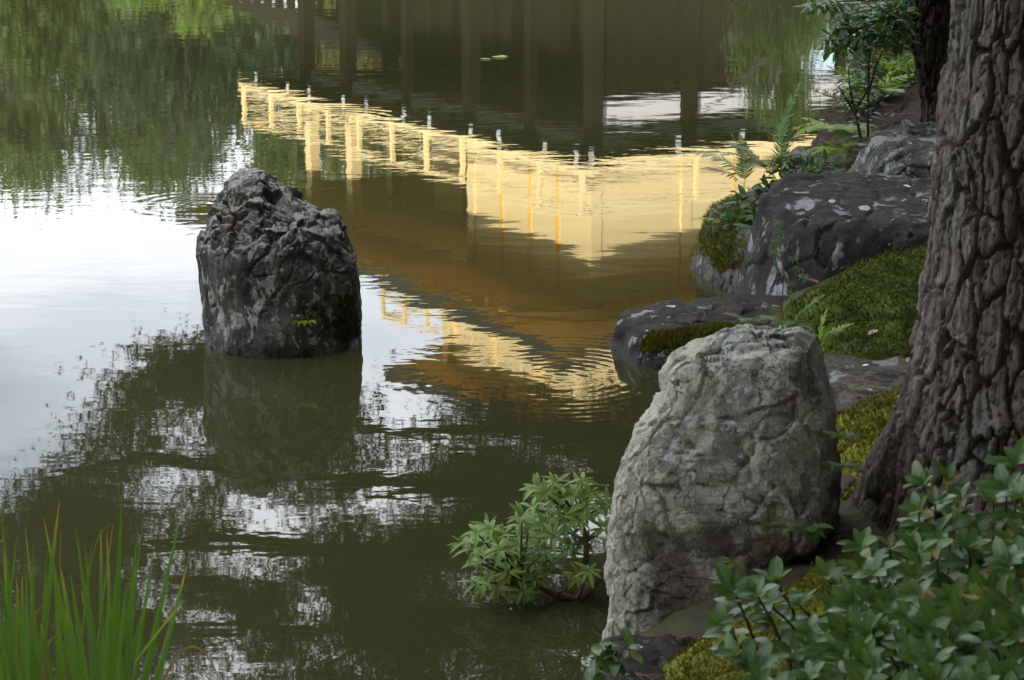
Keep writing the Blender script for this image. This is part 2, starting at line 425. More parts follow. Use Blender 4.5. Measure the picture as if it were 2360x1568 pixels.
def axis(lo, hi, step, far_lo, far_hi, grow=1.16):
    a = list(np.arange(lo, hi, step)); s = step; v = hi
    while v < far_hi: a.append(v); s *= grow; v += s
    s = step; v = lo - step; pre = []
    while v > far_lo: pre.append(v); s *= grow; v -= s
    return np.array(pre[::-1] + a)

def earth_mat():
    m, n, l, b = mat_new('earth')
    tc = n.new('ShaderNodeTexCoord'); P = tc.outputs['Object']
    f1 = noise_(n, l, P, 1.6, 6, 0.6); f2 = noise_(n, l, P, 45, 6, 0.7)
    c = mixc(n, l, f2, (0.014, 0.010, 0.007), (0.085, 0.060, 0.040))
    r = ramp(n, [(0.45, 0), (0.58, 1)]); l.new(f1, r.inputs[0])
    c = mixc(n, l, math_(n, l, 'MULTIPLY', r.outputs[0], 0.8), c, mixc(n, l, f2, (0.02, 0.03, 0.006), (0.11, 0.13, 0.03)))
    l.new(c, b.inputs['Base Color']); b.inputs['Roughness'].default_value = 0.95
    bump_(n, l, f2, b, 0.012); return m
M_EARTH = earth_mat()
ax = axis(-1.2, 2.6, 0.035, -1400, 1400, 1.17); ay = axis(2.2, 10.5, 0.035, -1400, 1600, 1.17)
gx, gy = np.meshgrid(ax, ay); nx, ny = len(ax), len(ay)
gzv = ground_h(gx.ravel(), gy.ravel())
idx = np.arange(nx * ny).reshape(ny, nx)
quads = np.stack([idx[:-1,:-1], idx[:-1,1:], idx[1:,1:], idx[1:,:-1]], -1).reshape(-1, 4)
o = link('ground', mesh_np('ground', np.stack([gx.ravel(), gy.ravel(), gzv], -1), quads, M_EARTH, True)); tag(o, kind='structure')

def water_mat():
    m, n, l, b = mat_new('pond_water')
    tc = n.new('ShaderNodeTexCoord'); P = tc.outputs['Object']
    b.inputs['Base Color'].default_value = (0.034, 0.034, 0.013, 1)
    b.inputs['Roughness'].default_value = 0.012
    b.inputs['IOR'].default_value = 1.333
    b.inputs['Specular IOR Level'].default_value = 0.5
    area = ramp(n, [(0.36, 0.25), (0.66, 1.0)]); l.new(noise_(n, l, mapped(n, l, P, (1, 0.45, 1)), 0.55, 3, 0.5), area.inputs[0])
    def wave(sc, stretch, amp, det, loc):
        v = mapped(n, l, P, (stretch, 1, 1), loc)
        return math_(n, l, 'MULTIPLY', noise_(n, l, v, sc, det, 0.45, 0.2), amp)
    h = math_(n, l, 'ADD', wave(1.1, 0.7, 0.0013, 2, (3, 1, 0)), wave(4.5, 0.6, 0.00058, 2, (0, 7, 0)))
    h2 = math_(n, l, 'ADD', wave(13, 0.55, 0.00030, 2, (1, 2, 0)), wave(34, 0.7, 0.00006, 1, (5, 2, 0)))
    h = math_(n, l, 'ADD', h, math_(n, l, 'MULTIPLY', h2, area.outputs[0]))
    patch = ramp(n, [(0.44, 0.0), (0.60, 1.0)]); l.new(noise_(n, l, P, 2.1, 3, 0.5), patch.inputs[0])
    # rings spreading from rising fish and insects
    for (cx, cy, lam, amp, r0, wid) in RINGS:
        vm = n.new('ShaderNodeVectorMath'); vm.operation = 'DISTANCE'; l.new(P, vm.inputs[0]); vm.inputs[1].default_value = (cx, cy, 0)
        d = vm.outputs['Value']
        s = math_(n, l, 'SINE', math_(n, l, 'MULTIPLY', d, 2 * math.pi / lam))
        g = math_(n, l, 'DIVIDE', math_(n, l, 'SUBTRACT', d, r0), wid)
        e = math_(n, l, 'POWER', 2.718, math_(n, l, 'MULTIPLY', math_(n, l, 'MULTIPLY', g, g), -1.0))
        e = math_(n, l, 'MULTIPLY', e, patch.outputs[0])
        h = math_(n, l, 'ADD', h, math_(n, l, 'MULTIPLY', math_(n, l, 'MULTIPLY', s, e), amp))
    bump_(n, l, h, b, 1.0, 1.0)
    return m
RINGS = []
for (px, py, lam, amp, r0, wid) in [(1290, 868, 0.046, 0.000045, 0.34, 0.22), (1120, 905, 0.05, 0.00004, 0.0, 0.30),
        (770, 276, 0.09, 0.00012, 0.1, 0.40), (455, 470, 0.08, 0.00010, 0.1, 0.30), (1310, 485, 0.05, 0.00004, 0.0, 0.16)]:
    p = atZ(px, py, 0); RINGS.append((p.x, p.y, lam, amp, r0, wid))
M_WATER = water_mat()
wv = [(-90, -2, 0), (20, -2, 0), (20, 60, 0), (-90, 60, 0)]
o = link('pond_water', mesh_np('pond_water', np.array(wv, float), [(0, 1, 2, 3)], M_WATER)); tag(o, kind='structure')

M_HILL = plain('wooded_hill', (0.045, 0.07, 0.025), 0.95, 0.6, 0.06, bump=2.0)
a = np.linspace(0, 2*np.pi, 181)[:-1]; rr = np.linspace(0, 1, 14)
A, RR = np.meshgrid(a, rr); rad = 260 + RR * 520
prof = np.sin(np.clip(RR, 0, 1) * np.pi) ** 1.1
pp = np.stack([np.cos(A).ravel() * 2.2, np.sin(A).ravel() * 2.2, np.zeros(A.size)], -1)
hz = prof.ravel() * (44 + 26 * fbm(pp, 4, 3)) * (1 - 0.75 * np.exp(-((np.arctan2(np.sin(A), np.cos(A)).ravel() - R(81.6)) / R(5))**2)) + 4 * fbm(np.stack([A.ravel() * 30, RR.ravel() * 12, 0 * A.ravel()], -1), 4, 9) * prof.ravel() - 1.0
hv = np.stack([(rad * np.cos(A)).ravel(), (rad * np.sin(A)).ravel() + 10, hz], -1)
n_a, n_r = len(a), len(rr); ii = np.arange(n_a * n_r).reshape(n_r, n_a)
f = np.stack([ii[:-1], np.roll(ii, -1, 1)[:-1], np.roll(ii, -1, 1)[1:], ii[1:]], -1).reshape(-1, 4)
o = link('hills', mesh_np('hills', hv, f, M_HILL, True)); tag(o, kind='structure')
# ================================================================== the gilded pavilion across the pond (seen mirrored)
def gold_mat():
    m, n, l, b = mat_new('gold_leaf')
    tc = n.new('ShaderNodeTexCoord'); P = tc.outputs['Object']
    f = noise_(n, l, P, 9, 5, 0.6)
    l.new(mixc(n, l, f, (0.80, 0.62, 0.28), (0.90, 0.75, 0.42)), b.inputs['Base Color'])
    b.inputs['Metallic'].default_value = 0.40; b.inputs['Roughness'].default_value = 0.48
    return m
M_GOLD = gold_mat()
M_GOLD_EAVE = plain('bounce_tinted_gold', (.90, .54, .12), .45, .15, 9, .35)  # deeper amber: light bounced up under the eaves, put into the gold colour
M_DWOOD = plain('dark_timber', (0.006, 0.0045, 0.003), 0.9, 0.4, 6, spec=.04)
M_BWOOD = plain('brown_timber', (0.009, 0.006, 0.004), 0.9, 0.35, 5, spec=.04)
M_PLASTER = plain('white_plaster', (0.46, 0.47, 0.49), 0.8, 0.05, 5)
M_WHITE = plain('white_paint', (0.42, 0.43, 0.45), 0.6, 0.05, 5)
M_BARK = plain('bark_shingle', (0.014, 0.012, 0.009), 0.95, 0.35, 20, bump=0.02)
M_STONEB = plain('base_stone', (0.22, 0.21, 0.19), 0.9, 0.4, 3, bump=0.03)
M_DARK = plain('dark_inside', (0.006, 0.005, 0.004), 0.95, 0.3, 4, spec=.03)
_unit = {}
def unit(mat):
    if mat.name not in _unit:
        b = MB(); b.box((0, 0, 0), (1, 1, 1)); _unit[mat.name] = b.mesh('block_' + mat.name, mat)
    return _unit[mat.name]
PAV = thing('pavilion', 'three-storey pavilion with gilded upper walls and dark timber ground floor, mirrored in the pond', 'pavilion', (1.43, 36.69, 0), R(34.1))
def part(name, mat, a, b, parent=PAV):
    return link(name, unit(mat), parent, a, None, (b[0]-a[0], b[1]-a[1], b[2]-a[2]))
D, L = 8.5, 10.5                      # depth along the right face (x), length along the left face (y)
# base and ground floor
part('stone_base', M_STONEB, (-0.9, -0.9, -0.6), (D + .9, L + 1.2, 0.42))
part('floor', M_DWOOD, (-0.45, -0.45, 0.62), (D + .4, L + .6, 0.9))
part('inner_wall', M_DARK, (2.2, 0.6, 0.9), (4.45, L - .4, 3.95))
US = [0, 3.95, 8.7, L]; VS = [0, 2.15, 4.5, 6.5, D]
for u in (0, 1.95, 3.95, 6.3, 8.7, L):
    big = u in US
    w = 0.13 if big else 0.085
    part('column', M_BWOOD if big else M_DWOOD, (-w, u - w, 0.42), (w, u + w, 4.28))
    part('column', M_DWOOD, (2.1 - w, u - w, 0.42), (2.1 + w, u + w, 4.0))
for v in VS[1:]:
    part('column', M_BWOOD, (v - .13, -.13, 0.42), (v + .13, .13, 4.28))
# doors and plank walls on the east face, plaster above
part('lattice_screen', M_DWOOD, (0.13, 0.0, 0.9), (2.02, 0.08, 3.32))
for k in range(9): part('screen_bar', M_DWOOD, (0.24 + k*.2, -0.03, 0.95), (0.28 + k*.2, 0.0, 3.3))
x = 2.28
for k in range(7):
    part('wall_plank', M_BWOOD, (x, 0.02 + 0.012*(k % 2), 0.9), (x + .3, 0.10, 3.32)); x += .312
part('beam', M_DWOOD, (0, -0.09, 3.30), (D, 0.09, 3.42)); part('beam', M_DWOOD, (0, -0.1, 3.86), (D, 0.1, 3.96))
part('beam', M_DWOOD, (-0.1, 0, 3.84), (0.1, L, 3.97))
for a_, b_ in ((0.13, 2.02), (2.28, 4.37), (4.63, 6.37)):
    part('plaster_panel', M_PLASTER, (a_, 0.0, 3.42), (b_, 0.05, 3.86))
    part('plaster_panel', M_PLASTER, (a_, 0.0, 3.96), (b_, 0.05, 4.24))
for a_, b_ in ((0.13, 1.85), (2.05, 3.82), (4.08, 6.2), (6.4, 8.57), (8.83, 10.37)):
    part('plaster_panel', M_PLASTER, (0.02, a_, 3.97), (0.07, b_, 4.24))
# white-tipped bracket ends under the balcony
for k in range(6):
    v = -0.6 + k * 1.7 + (.22 if k % 2 else 0)
    part('bracket', M_DWOOD, (v - .05, -0.78, 4.10), (v + .05, 0.0, 4.26)); part('bracket_tip', M_WHITE, (v - .055, -0.80, 4.09), (v + .055, -0.782, 4.27))
for k in range(11):
    u = -0.6 + k * 1.2 - (.25 if k % 2 else 0)
    part('bracket', M_DWOOD, (-0.78, u - .05, 4.10), (0.0, u + .05, 4.26)); part('bracket_tip', M_WHITE, (-0.80, u - .055, 4.09), (-0.782, u + .055, 4.27))
# second floor: balcony, rail, walls
part('balcony_deck', M_DWOOD, (-0.86, -0.86, 4.27), (D + .9, L + 1.56, 4.38))
part('balcony_edge', M_GOLD, (-0.9, -0.9, 4.29), (-0.86, L + 1.6, 4.43)); part('balcony_edge', M_GOLD, (-0.86, -0.9, 4.29), (D + .9, -0.86, 4.43))
def rail(z0, z1, x0, y0, x1, y1, nx_, ny_, w=.03):
    part('rail', M_GOLD, (x0 - w, y0 - .25, z1 - .05), (x0 + w, y1, z1 + .05)); part('rail', M_GOLD, (x0 + w, y0 - w, z1 - .05), (x1, y0 + w, z1 + .05))
    zm = z0 + (z1 - z0) * .52
    part('rail', M_GOLD, (x0 - w*.7, y0, zm - .03), (x0 + w*.7, y1, zm + .03)); part('rail', M_GOLD, (x0 + w, y0 - w*.7, zm - .03), (x1, y0 + w*.7, zm + .03))
    part('rail', M_GOLD, (x0 - w*.7, y0, z0 + .12), (x0 + w*.7, y1, z0 + .18)); part('rail', M_GOLD, (x0 + w, y0 - w*.7, z0 + .12), (x1, y0 + w*.7, z0 + .18))
    part('rail', M_GOLD, (x0 + w, y1 - w, z1 - .05), (x0 + 3.0, y1 + w, z1 + .05))
    for k in range(ny_ + 1):
        yy = y0 + (y1 - y0) * k / ny_; part('rail_post', M_GOLD, (x0 - .04, yy - .04, z0), (x0 + .04, yy + .04, z1))
    for k in range(1, nx_ + 1):
        xx = x0 + (x1 - x0) * k / nx_; part('rail_post', M_GOLD, (xx - .04, y0 - .04, z0), (xx + .04, y0 + .04, z1))
rail(4.40, 5.16, -0.8, -0.8, D + .8, L + 1.5, 4, 10)
for u in US: part('column', M_GOLD, (-.03, u - (.03 if u == 0 else .12), 4.38), (.2, u + .12, 7.0))
for v in VS[1:]: part('column', M_GOLD, (v - .12, -.03, 4.38), (v + .12, .2, 7.0))
for v in VS[1:]: part('column', M_GOLD, (v - .12, L - .12, 4.38), (v + .12, L + .12, 7.0))
for (v0, v1) in zip(VS[:-1], VS[1:]): part('wall_panel', M_GOLD, (v0 + .12, 0.0, 4.38), (v1 - .12, .1, 7.0))
part('wall_panel', M_GOLD, (0.0, .12, 4.38), (.1, 3.83, 7.0))
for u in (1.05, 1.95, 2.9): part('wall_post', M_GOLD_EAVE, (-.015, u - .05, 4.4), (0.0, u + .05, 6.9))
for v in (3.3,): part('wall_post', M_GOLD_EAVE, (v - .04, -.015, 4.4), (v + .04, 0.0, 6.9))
part('wall_panel', M_GOLD, (2.1, 3.95, 4.38), (2.2, 8.7, 7.0)); part('wall_panel', M_GOLD, (.12, 3.9, 4.38), (2.1, 4.0, 7.0))
part('wall_panel', M_GOLD, (2.2, 8.6, 4.38), (D, 8.7, 7.0)); part('wall_panel', M_GOLD, (D - .1, .12, 4.38), (D, 8.6, 7.0))
for u in (5.1, 6.3, 7.5): part('wall_post', M_GOLD, (2.02, u - .06, 4.4), (2.1, u + .06, 6.95))
for z in (5.3, 6.55):
    part('wall_rail', M_GOLD, (-.02, .12, z), (0, 3.83, z + .09)); part('wall_rail', M_GOLD, (.12, -.02, z), (D - .12, 0, z + .09))
part('head_beam', M_GOLD, (-.14, -.14, 7.0), (.14, L + .14, 7.16)); part('head_beam', M_GOLD, (.14, -.14, 7.0), (D + .14, .14, 7.16)); part('head_beam', M_GOLD, (.14, L - .14, 7.0), (D, L + .14, 7.16))
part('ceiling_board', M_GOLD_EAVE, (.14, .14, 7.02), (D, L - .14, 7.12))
# third floor
S3 = 5.0; X3 = D/2 - S3/2; Y3 = 5.1 - S3/2
part('balcony_deck', M_GOLD, (X3 - .75, Y3 - .75, 8.1), (X3 + S3 + .75, Y3 + S3 + 1.7, 8.25))
rail(8.25, 9.30, X3 - .7, Y3 - .7, X3 + S3 + .7, Y3 + S3 + 1.6, 6, 8)
part('wall_core', M_GOLD, (X3 + .05, Y3 + .05, 7.6), (X3 + S3 - .05, Y3 + S3 - .05, 10.25))
for k in range(4):
    t = S3 * k / 3
    part('column', M_GOLD, (X3 - .1, Y3 + t - .1, 8.25), (X3 + .1, Y3 + t + .1, 10.1))
    if k: part('column', M_GOLD, (X3 + t - .1, Y3 - .1, 8.25), (X3 + t + .1, Y3 + .1, 10.1))
# roofs
def roof(z_eave, z_in, x0, y0, x1, y1, ov, ix0, iy0, ix1, iy1, lift, thick, wall_z):
    nt_, nr = 17, 8
    cs = [(x0-ov, y0-ov), (x1+ov, y0-ov), (x1+ov, y1+ov), (x0-ov, y1+ov)]; ci = [(ix0, iy0), (ix1, iy0), (ix1, iy1), (ix0, iy1)]; cw = [(x0, y0), (x1, y0), (x1, y1), (x0, y1)]
    top, ft, fas, ff, sof, fs = [], [], [], [], [], []
    for s in range(4):
        a, b = np.array(cs[s]), np.array(cs[(s+1) % 4]); ai, bi = np.array(ci[s]), np.array(ci[(s+1) % 4]); aw, bw = np.array(cw[s]), np.array(cw[(s+1) % 4])
        n0 = len(top); m0 = len(fas); q0 = len(sof)
        for i in range(nt_):
            t = i / (nt_ - 1); up = lift * abs(2*t - 1) ** 3.2
            e = a + (b - a) * t; q = ai + (bi - ai) * t; w = aw + (bw - aw) * t
            for j in range(nr):
                r = j / (nr - 1); p = e + (q - e) * r
                top.append((p[0], p[1], z_eave + thick + up * (1 - r) ** 2 + (z_in - z_eave - thick) * (0.72 * r + 0.28 * r * r)))
            c = (e - w) / np.linalg.norm(e - w) * 0.0
            fas.append((e[0], e[1], z_eave + up)); fas.append((e[0] + c[0], e[1] + c[1], z_eave + thick + up))
            ins = e + (w - e) * 0.10
            sof.append((e[0], e[1], z_eave + up)); sof.append((ins[0], ins[1], z_eave + up * .9)); sof.append((ins[0], ins[1], z_eave + .06 + up*.9)); sof.append((w[0], w[1], wall_z))
        for i in range(nt_ - 1):
            for j in range(nr - 1):
                k = n0 + i*nr + j; ft.append((k, k + nr, k + nr + 1, k + 1))
            k = m0 + 2*i; ff.append((k, k + 2, k + 3, k + 1))
            k = q0 + 4*i
            for j in range(3): fs.append((k + j, k + j + 1, k + j + 5, k + j + 4))
    rf = link('roof', mesh_np('roof', np.array(top), ft, M_BARK, True), PAV)
    link('eave_edge', mesh_np('eave_edge', np.array(fas), ff, M_BARK), rf)
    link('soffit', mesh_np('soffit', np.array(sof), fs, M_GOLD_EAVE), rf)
    rb = {}
    for s in range(2):                      # rafters under the two faces that show in the pond
        n_r = int(((y1 - y0) if s == 0 else (x1 - x0)) / 0.42)
        for k in range(n_r + 1):
            m = MB(); hw = .05; zz0, zz1 = z_eave + .02, wall_z - .03
            d = 0.02 + k * 0.42
            if s == 0: pts = [(x0 - ov*.88, y0 + d), (x0, y0 + d)]; m.add([(pts[0][0], pts[0][1]-hw, zz0-.05), (pts[0][0], pts[0][1]+hw, zz0-.05), (pts[1][0], pts[1][1]+hw, zz1-.07), (pts[1][0], pts[1][1]-hw, zz1-.07), (pts[0][0], pts[0][1]-hw, zz0+.06), (pts[0][0], pts[0][1]+hw, zz0+.06), (pts[1][0], pts[1][1]+hw, zz1+.04), (pts[1][0], pts[1][1]-hw, zz1+.04)], [(0,3,2,1),(4,5,6,7),(0,1,5,4),(1,2,6,5),(2,3,7,6),(3,0,4,7)])
            else: pts = [(x0 + d, y0 - ov*.88), (x0 + d, y0)]; m.add([(pts[0][0]-hw, pts[0][1], zz0-.05), (pts[0][0]+hw, pts[0][1], zz0-.05), (pts[1][0]+hw, pts[1][1], zz1-.07), (pts[1][0]-hw, pts[1][1], zz1-.07), (pts[0][0]-hw, pts[0][1], zz0+.06), (pts[0][0]+hw, pts[0][1], zz0+.06), (pts[1][0]+hw, pts[1][1], zz1+.04), (pts[1][0]-hw, pts[1][1], zz1+.04)], [(0,3,2,1),(4,5,6,7),(0,1,5,4),(1,2,6,5),(2,3,7,6),(3,0,4,7)])
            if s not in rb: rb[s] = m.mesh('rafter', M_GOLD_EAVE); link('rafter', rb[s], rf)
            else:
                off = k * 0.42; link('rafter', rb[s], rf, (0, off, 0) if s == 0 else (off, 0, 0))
    return rf
roof(6.85, 8.2, 0, 0, D, L, 2.25, X3 - .2, Y3 - .2, X3 + S3 + .2, Y3 + S3 + .2, 0.32, 0.34, 7.1)
roof(10.05, 12.6, X3, Y3, X3 + S3, Y3 + S3, 1.05, X3 + S3/2 - .1, Y3 + S3/2 - .1, X3 + S3/2 + .1, Y3 + S3/2 + .1, 0.26, 0.28, 10.25)
b = MB(); b.box((X3 + S3/2 - .3, Y3 + S3/2 - .3, 12.3), (X3 + S3/2 + .3, Y3 + S3/2 + .3, 12.65)); b.tube([(X3 + S3/2, Y3 + S3/2, 12.6), (X3 + S3/2, Y3 + S3/2, 13.2)], [.06, .03]); b.build('finial', M_GOLD, PAV)
# small roofed deck joined to the west side
AN = [(1.2, L + .7), (4.6, L + 5.2)]
part('deck_floor', M_DWOOD, (AN[0][0], AN[0][1], .7), (AN[1][0], AN[1][1], .9))
for xx in (AN[0][0] + .2, AN[1][0] - .2):
    for yy in (AN[0][1] + .2, (AN[0][1] + AN[1][1]) / 2, AN[1][1] - .2): part('deck_post', M_DWOOD, (xx - .09, yy - .09, -.5), (xx + .09, yy + .09, 2.75))
b = MB(); xm = (AN[0][0] + AN[1][0]) / 2
pr = [(AN[0][0] - .7, 2.55), (AN[0][0] - .7, 2.75), (xm, 4.0), (AN[1][0] + .7, 2.75), (AN[1][0] + .7, 2.55), (xm, 3.75)]
b.add([(p, y, z) for y in (AN[0][1] - .1, AN[1][1] + .5) for p, z in pr], [(0,1,7,6),(1,2,8,7),(2,3,9,8),(3,4,10,9),(4,5,11,10),(5,0,6,11),(0,5,2,1),(5,4,3,2),(6,7,8,11),(11,8,9,10)])
b.build('deck_roof', M_BWOOD, PAV)
for k in range(9): part('bracket_tip', M_WHITE, (AN[0][0] - .73, AN[0][1] + k*.55, 2.5), (AN[0][0] - .705, AN[0][1] + .1 + k*.55, 2.66))
# ================================================================== trees round the pond
M_LEAF_A = leaf_mat('tree_leaves', (0.026, 0.050, 0.012), (0.055, 0.086, 0.021), 0.6, 0.2, spec=0.2)
M_LEAF_B = leaf_mat('bright_leaves', (0.060, 0.105, 0.018), (0.095, 0.145, 0.026), 0.6, 0.3, spec=0.2)
M_LEAF_C = leaf_mat('dark_leaves', (0.013, 0.028, 0.010), (0.030, 0.053, 0.016), 0.6, 0.15, spec=0.2)
M_LEAF_D = leaf_mat('olive_leaves', (0.048, 0.056, 0.015), (0.085, 0.080, 0.024), 0.6, 0.2, spec=0.2)
M_LEAF_G = leaf_mat('grey_leaves', (0.13, 0.13, 0.10), (0.26, 0.25, 0.20), 0.7, 0.2, spec=0.2)
M_NEEDLE = leaf_mat('pine_needles', (0.018, 0.040, 0.016), (0.040, 0.072, 0.022), 0.6, 0.1, spec=0.2)
M_TRUNK = plain('tree_bark', (0.045, 0.036, 0.029), 0.95, 0.5, 9, bump=0.03)
def crown_mesh(name, mat, rx, rz, clumps, per, leaf, seed, flat=0.0, hollow=0.45):
    """leaf cards in clumps spread through a crown of radius rx, rz"""
    r = np.random.default_rng(seed)
    d = r.normal(size=(clumps, 3)); d /= np.linalg.norm(d, axis=1)[:, None]
    rad = (hollow + (1 - hollow) * r.random(clumps) ** 0.6)
    cc = d * rad[:, None] * np.array([rx, rx, rz]) * (0.8 + 0.35 * fbm(d * 1.6, 2, seed))[:, None]
    cs = (0.16 + 0.16 * r.random(clumps)) * rx
    e = r.normal(size=(clumps * per, 3)) * np.array([1, 1, 0.62]) * 0.55
    loc = np.repeat(cc, per, 0) + e * np.repeat(cs, per)[:, None]
    tv = np.array([(-.5, 0, 0), (0, -.32, .05), (.5, 0, 0), (0, .32, .05)]) * leaf
    m = rand_rots(len(loc), r) * (0.6 + 0.8 * r.random(len(loc)))[:, None, None]
    v, f = scatter_np(tv, [(0, 1, 2, 3)], m, loc)
    return mesh_np(name, v, f, mat)
def trunk_mesh(h, r0, limbs, seed, lean=0.0):
    q = random.Random(seed); b = MB()
    pts = [Vector((lean * (t ** 1.3) + q.uniform(-.06, .06) * h * .1, q.uniform(-.06, .06) * h * .1, h * t)) for t in [0, .2, .4, .6, .8, 1]]; pts[0] = Vector((0, 0, -.3))
    b.tube(pts, [r0 * 1.35, r0, r0 * .85, r0 * .7, r0 * .5, r0 * .25], 9)
    for k in range(limbs):
        t = .45 + .5 * k / limbs; p = pts[0].lerp(pts[-1], t); a = q.uniform(0, 6.28); l = h * q.uniform(.22, .38)
        e = p + Vector((math.cos(a) * l, math.sin(a) * l, l * .55)); b.tube(bez(p, p + (e - p) * .5 + Vector((0, 0, -.08 * l)), e, 5), [r0 * .4, r0 * .33, r0 * .25, r0 * .18, r0 * .08], 6)
    return b.mesh('trunk', M_TRUNK, True)
CROWN = {k: crown_mesh('crown', m, 1.0, rz, cl, per, lf, sd, hollow=ho) for k, (m, rz, cl, per, lf, sd, ho) in {
    'a': (M_LEAF_A, 1.05, 110, 130, .060, 1, .4), 'c': (M_LEAF_C, 1.1, 110, 130, .060, 2, .4), 'b': (M_LEAF_B, .8, 60, 90, .085, 3, .3), 'd': (M_LEAF_D, 1.0, 100, 120, .060, 4, .4),
    'g': (M_LEAF_G, .8, 60, 100, .06, 5, .5), 'big': (M_LEAF_C, 1.0, 110, 150, .075, 6, .15), 'p': (M_NEEDLE, .55, 70, 90, .07, 7, .3)}.items()}
TRUNKM = [trunk_mesh(1.0, .035, 7, s) for s in (1, 2, 3)]
def tree(x, y, h, r, kind, label, group, name='tree', base=None, sz=None, cz=None):
    z = gz(x, y) if base is None else base
    t = thing(name, label, 'tree', (x, y, z), random.uniform(0, 6.28), group)
    link('trunk', random.choice(TRUNKM), t, (0, 0, -.1), None, (h * .85,) * 3)
    hz_ = sz if sz else h * .5
    link('crown', CROWN[kind], t, (0, 0, (cz if cz else h - hz_ * .98)), (0, 0, random.uniform(0, 6.28)), (r, r, hz_))
    return t
LAB = {'a': 'mid green leafy tree on the far shore, seen in the pond', 'c': 'dark evergreen tree on the far shore, seen in the pond', 'd': 'olive brown tinged tree on the far shore, seen in the pond'}
far = [(-47, 52, 8), (-40, 60, 9.2), (-35, 58, 9.6), (-31, 62, 10.5), (-27, 58, 10.2), (-23.5, 61, 10.6), (-20, 59, 10.3), (-17, 62, 10.6), (-14, 58, 9.6), (-11.3, 61, 10.4), (-9, 57, 9.0), (-6.5, 62, 10.2), (-3.4, 60, 10.4), (0, 63, 11),
       (-42, 70, 12), (-33, 72, 12.5), (-25, 71, 12.4), (-18.5, 72, 12.2), (-12, 71, 11.5), (-5, 72, 11), (3.5, 62, 10.5), (12, 60, 10), (17.5, 50, 8), (19.5, 46, 8), (22, 58, 10), (15.5, 66, 11), (26, 44, 10), (-54, 44, 9), (-60, 54, 11)]
for i, (x, y, h) in enumerate(far):
    k = 'acadacdca'[i % 9]
    tree(x, y, h * random.uniform(.94, 1.05), random.uniform(2.5, 3.3), k, LAB[k], 'trees along the far shore', sz=h * .56)
for x, y, h, r in [(-5.8, 51, 3.7, 1.5), (-7.6, 52.0, 4.0, 1.6), (-9.3, 52, 3.4, 1.5)]:
    tree(x, y, h, r, 'b', 'low bright yellow-green tree beside the pavilion, seen in the pond', 'bright young trees beside the pavilion', 'young_tree', sz=h*.5)
tree(4.35, 34.0, 4.4, .85, 'a', 'slender light green tree in front of the pavilion end, seen in the pond', None, 'garden_tree', sz=2.0)
tree(8.2, 52, 7.4, 2.2, 'a', 'high-crowned pine beside the pavilion end, seen in the pond', None, 'pine_tree', sz=1.7)
for x, y, h, r in [(6.9, 50, 3.7, 2.3), (10.2, 52, 3.6, 2.6), (17.5, 33, 3.6, 2.8)]:
    t = thing('clipped_bush', 'grey green rounded bush on the bank beyond the pavilion, seen in the pond', 'bush', (x, y, gz(x, y)), random.uniform(0, 6), 'rounded bushes on the far bank')
    link('foliage', CROWN['g'], t, (0, 0, h * .5), None, (r, r, h * .55)); link('stem', TRUNKM[0], t, (0, 0, -.1), None, (1.2, 1.2, h * .6))
# tall trees that stand round the viewpoint and keep this bank in shade
tall = [(-19, -7, 14), (-15.5, -4.5, 14), (-12, -8, 15.5), (-9, -5, 14.5), (-5.5, -8.5, 16.5), (-3, -5, 17), (1, -8, 18.5), (3.5, -4.5, 17), (7, -7, 18), (-17, -13, 15.5), (-8, -14, 16), (0, -14, 18), (6.5, 0.5, 14), (8.5, 5, 13), (9, 10, 12), (12, 14.5, 12), (11, -2, 17), (15, 8, 15), (-23, -10, 14.5), (-26, -4.5, 13)]
for x, y, h in tall:
    tree(x, y, h, random.uniform(3.4, 4.2), 'big', 'tall dense tree on the near bank behind the viewpoint', 'tall trees shading the near bank', sz=h * .46, cz=h * .55)

for x, y, h, r in [(4.6, 1.6, 9, 3.3), (5.0, 5.6, 9.5, 3.3), (5.2, 9.6, 9, 3.1), (3.4, 3.6, 10, 2.6)]:  # crowns out of view, added to cut the sky light on the bank
    tree(x, y, h, r, 'big', 'unseen broad tree added above the near bank for shade', 'added shade trees over the near bank', sz=2.9, cz=h - 2.9)

# the pine whose boughs hang over the pond (only its mirror image shows)
def pad_mesh(seed, n=460):
    r = np.random.default_rng(seed); p = r.normal(size=(n, 3)) * np.array([.42, .42, .22]); p[:, 2] += .05 - .30 * (p[:, 0]**2 + p[:, 1]**2)
    tv = []; tf = []
    for k in range(11):
        a = 2*math.pi*k/11 + r.random(); el = r.uniform(-.15, 1.1); d = Vector((math.cos(a)*math.cos(el), math.sin(a)*math.cos(el), math.sin(el))); s = d.cross(Vector((0, 0, 1))).normalized() * .009
        n0 = len(tv); tv += [tuple(-s), tuple(s), tuple(d * .13)]; tf.append((n0, n0+1, n0+2))
    m = rand_rots(n, r) * .5 + np.eye(3)[None] * .8
    v, f = scatter_np(tv, tf, m * (0.8 + .5 * r.random(n))[:, None, None], p)
    return mesh_np('needles', v, f, M_NEEDLE)
PADS = [pad_mesh(s) for s in (11, 12, 13)]
PINE0 = Vector((5.2, 13.2, 0)); PINE0.z = gz(5.2, 13.2)
pine = thing('overhanging_pine', 'pine with long level boughs over the pond, seen only as a dark reflection', 'tree', PINE0)
b = MB(); b.tube([Vector((0, 0, -.3)), Vector((-.5, .4, 2)), Vector((-.9, 1.0, 4.5)), Vector((-1.6, 1.6, 7)), Vector((-1.9, 1.8, 9.5))], [.3, .25, .2, .15, .06], 12); b.build('trunk', M_TRUNK, pine, True)
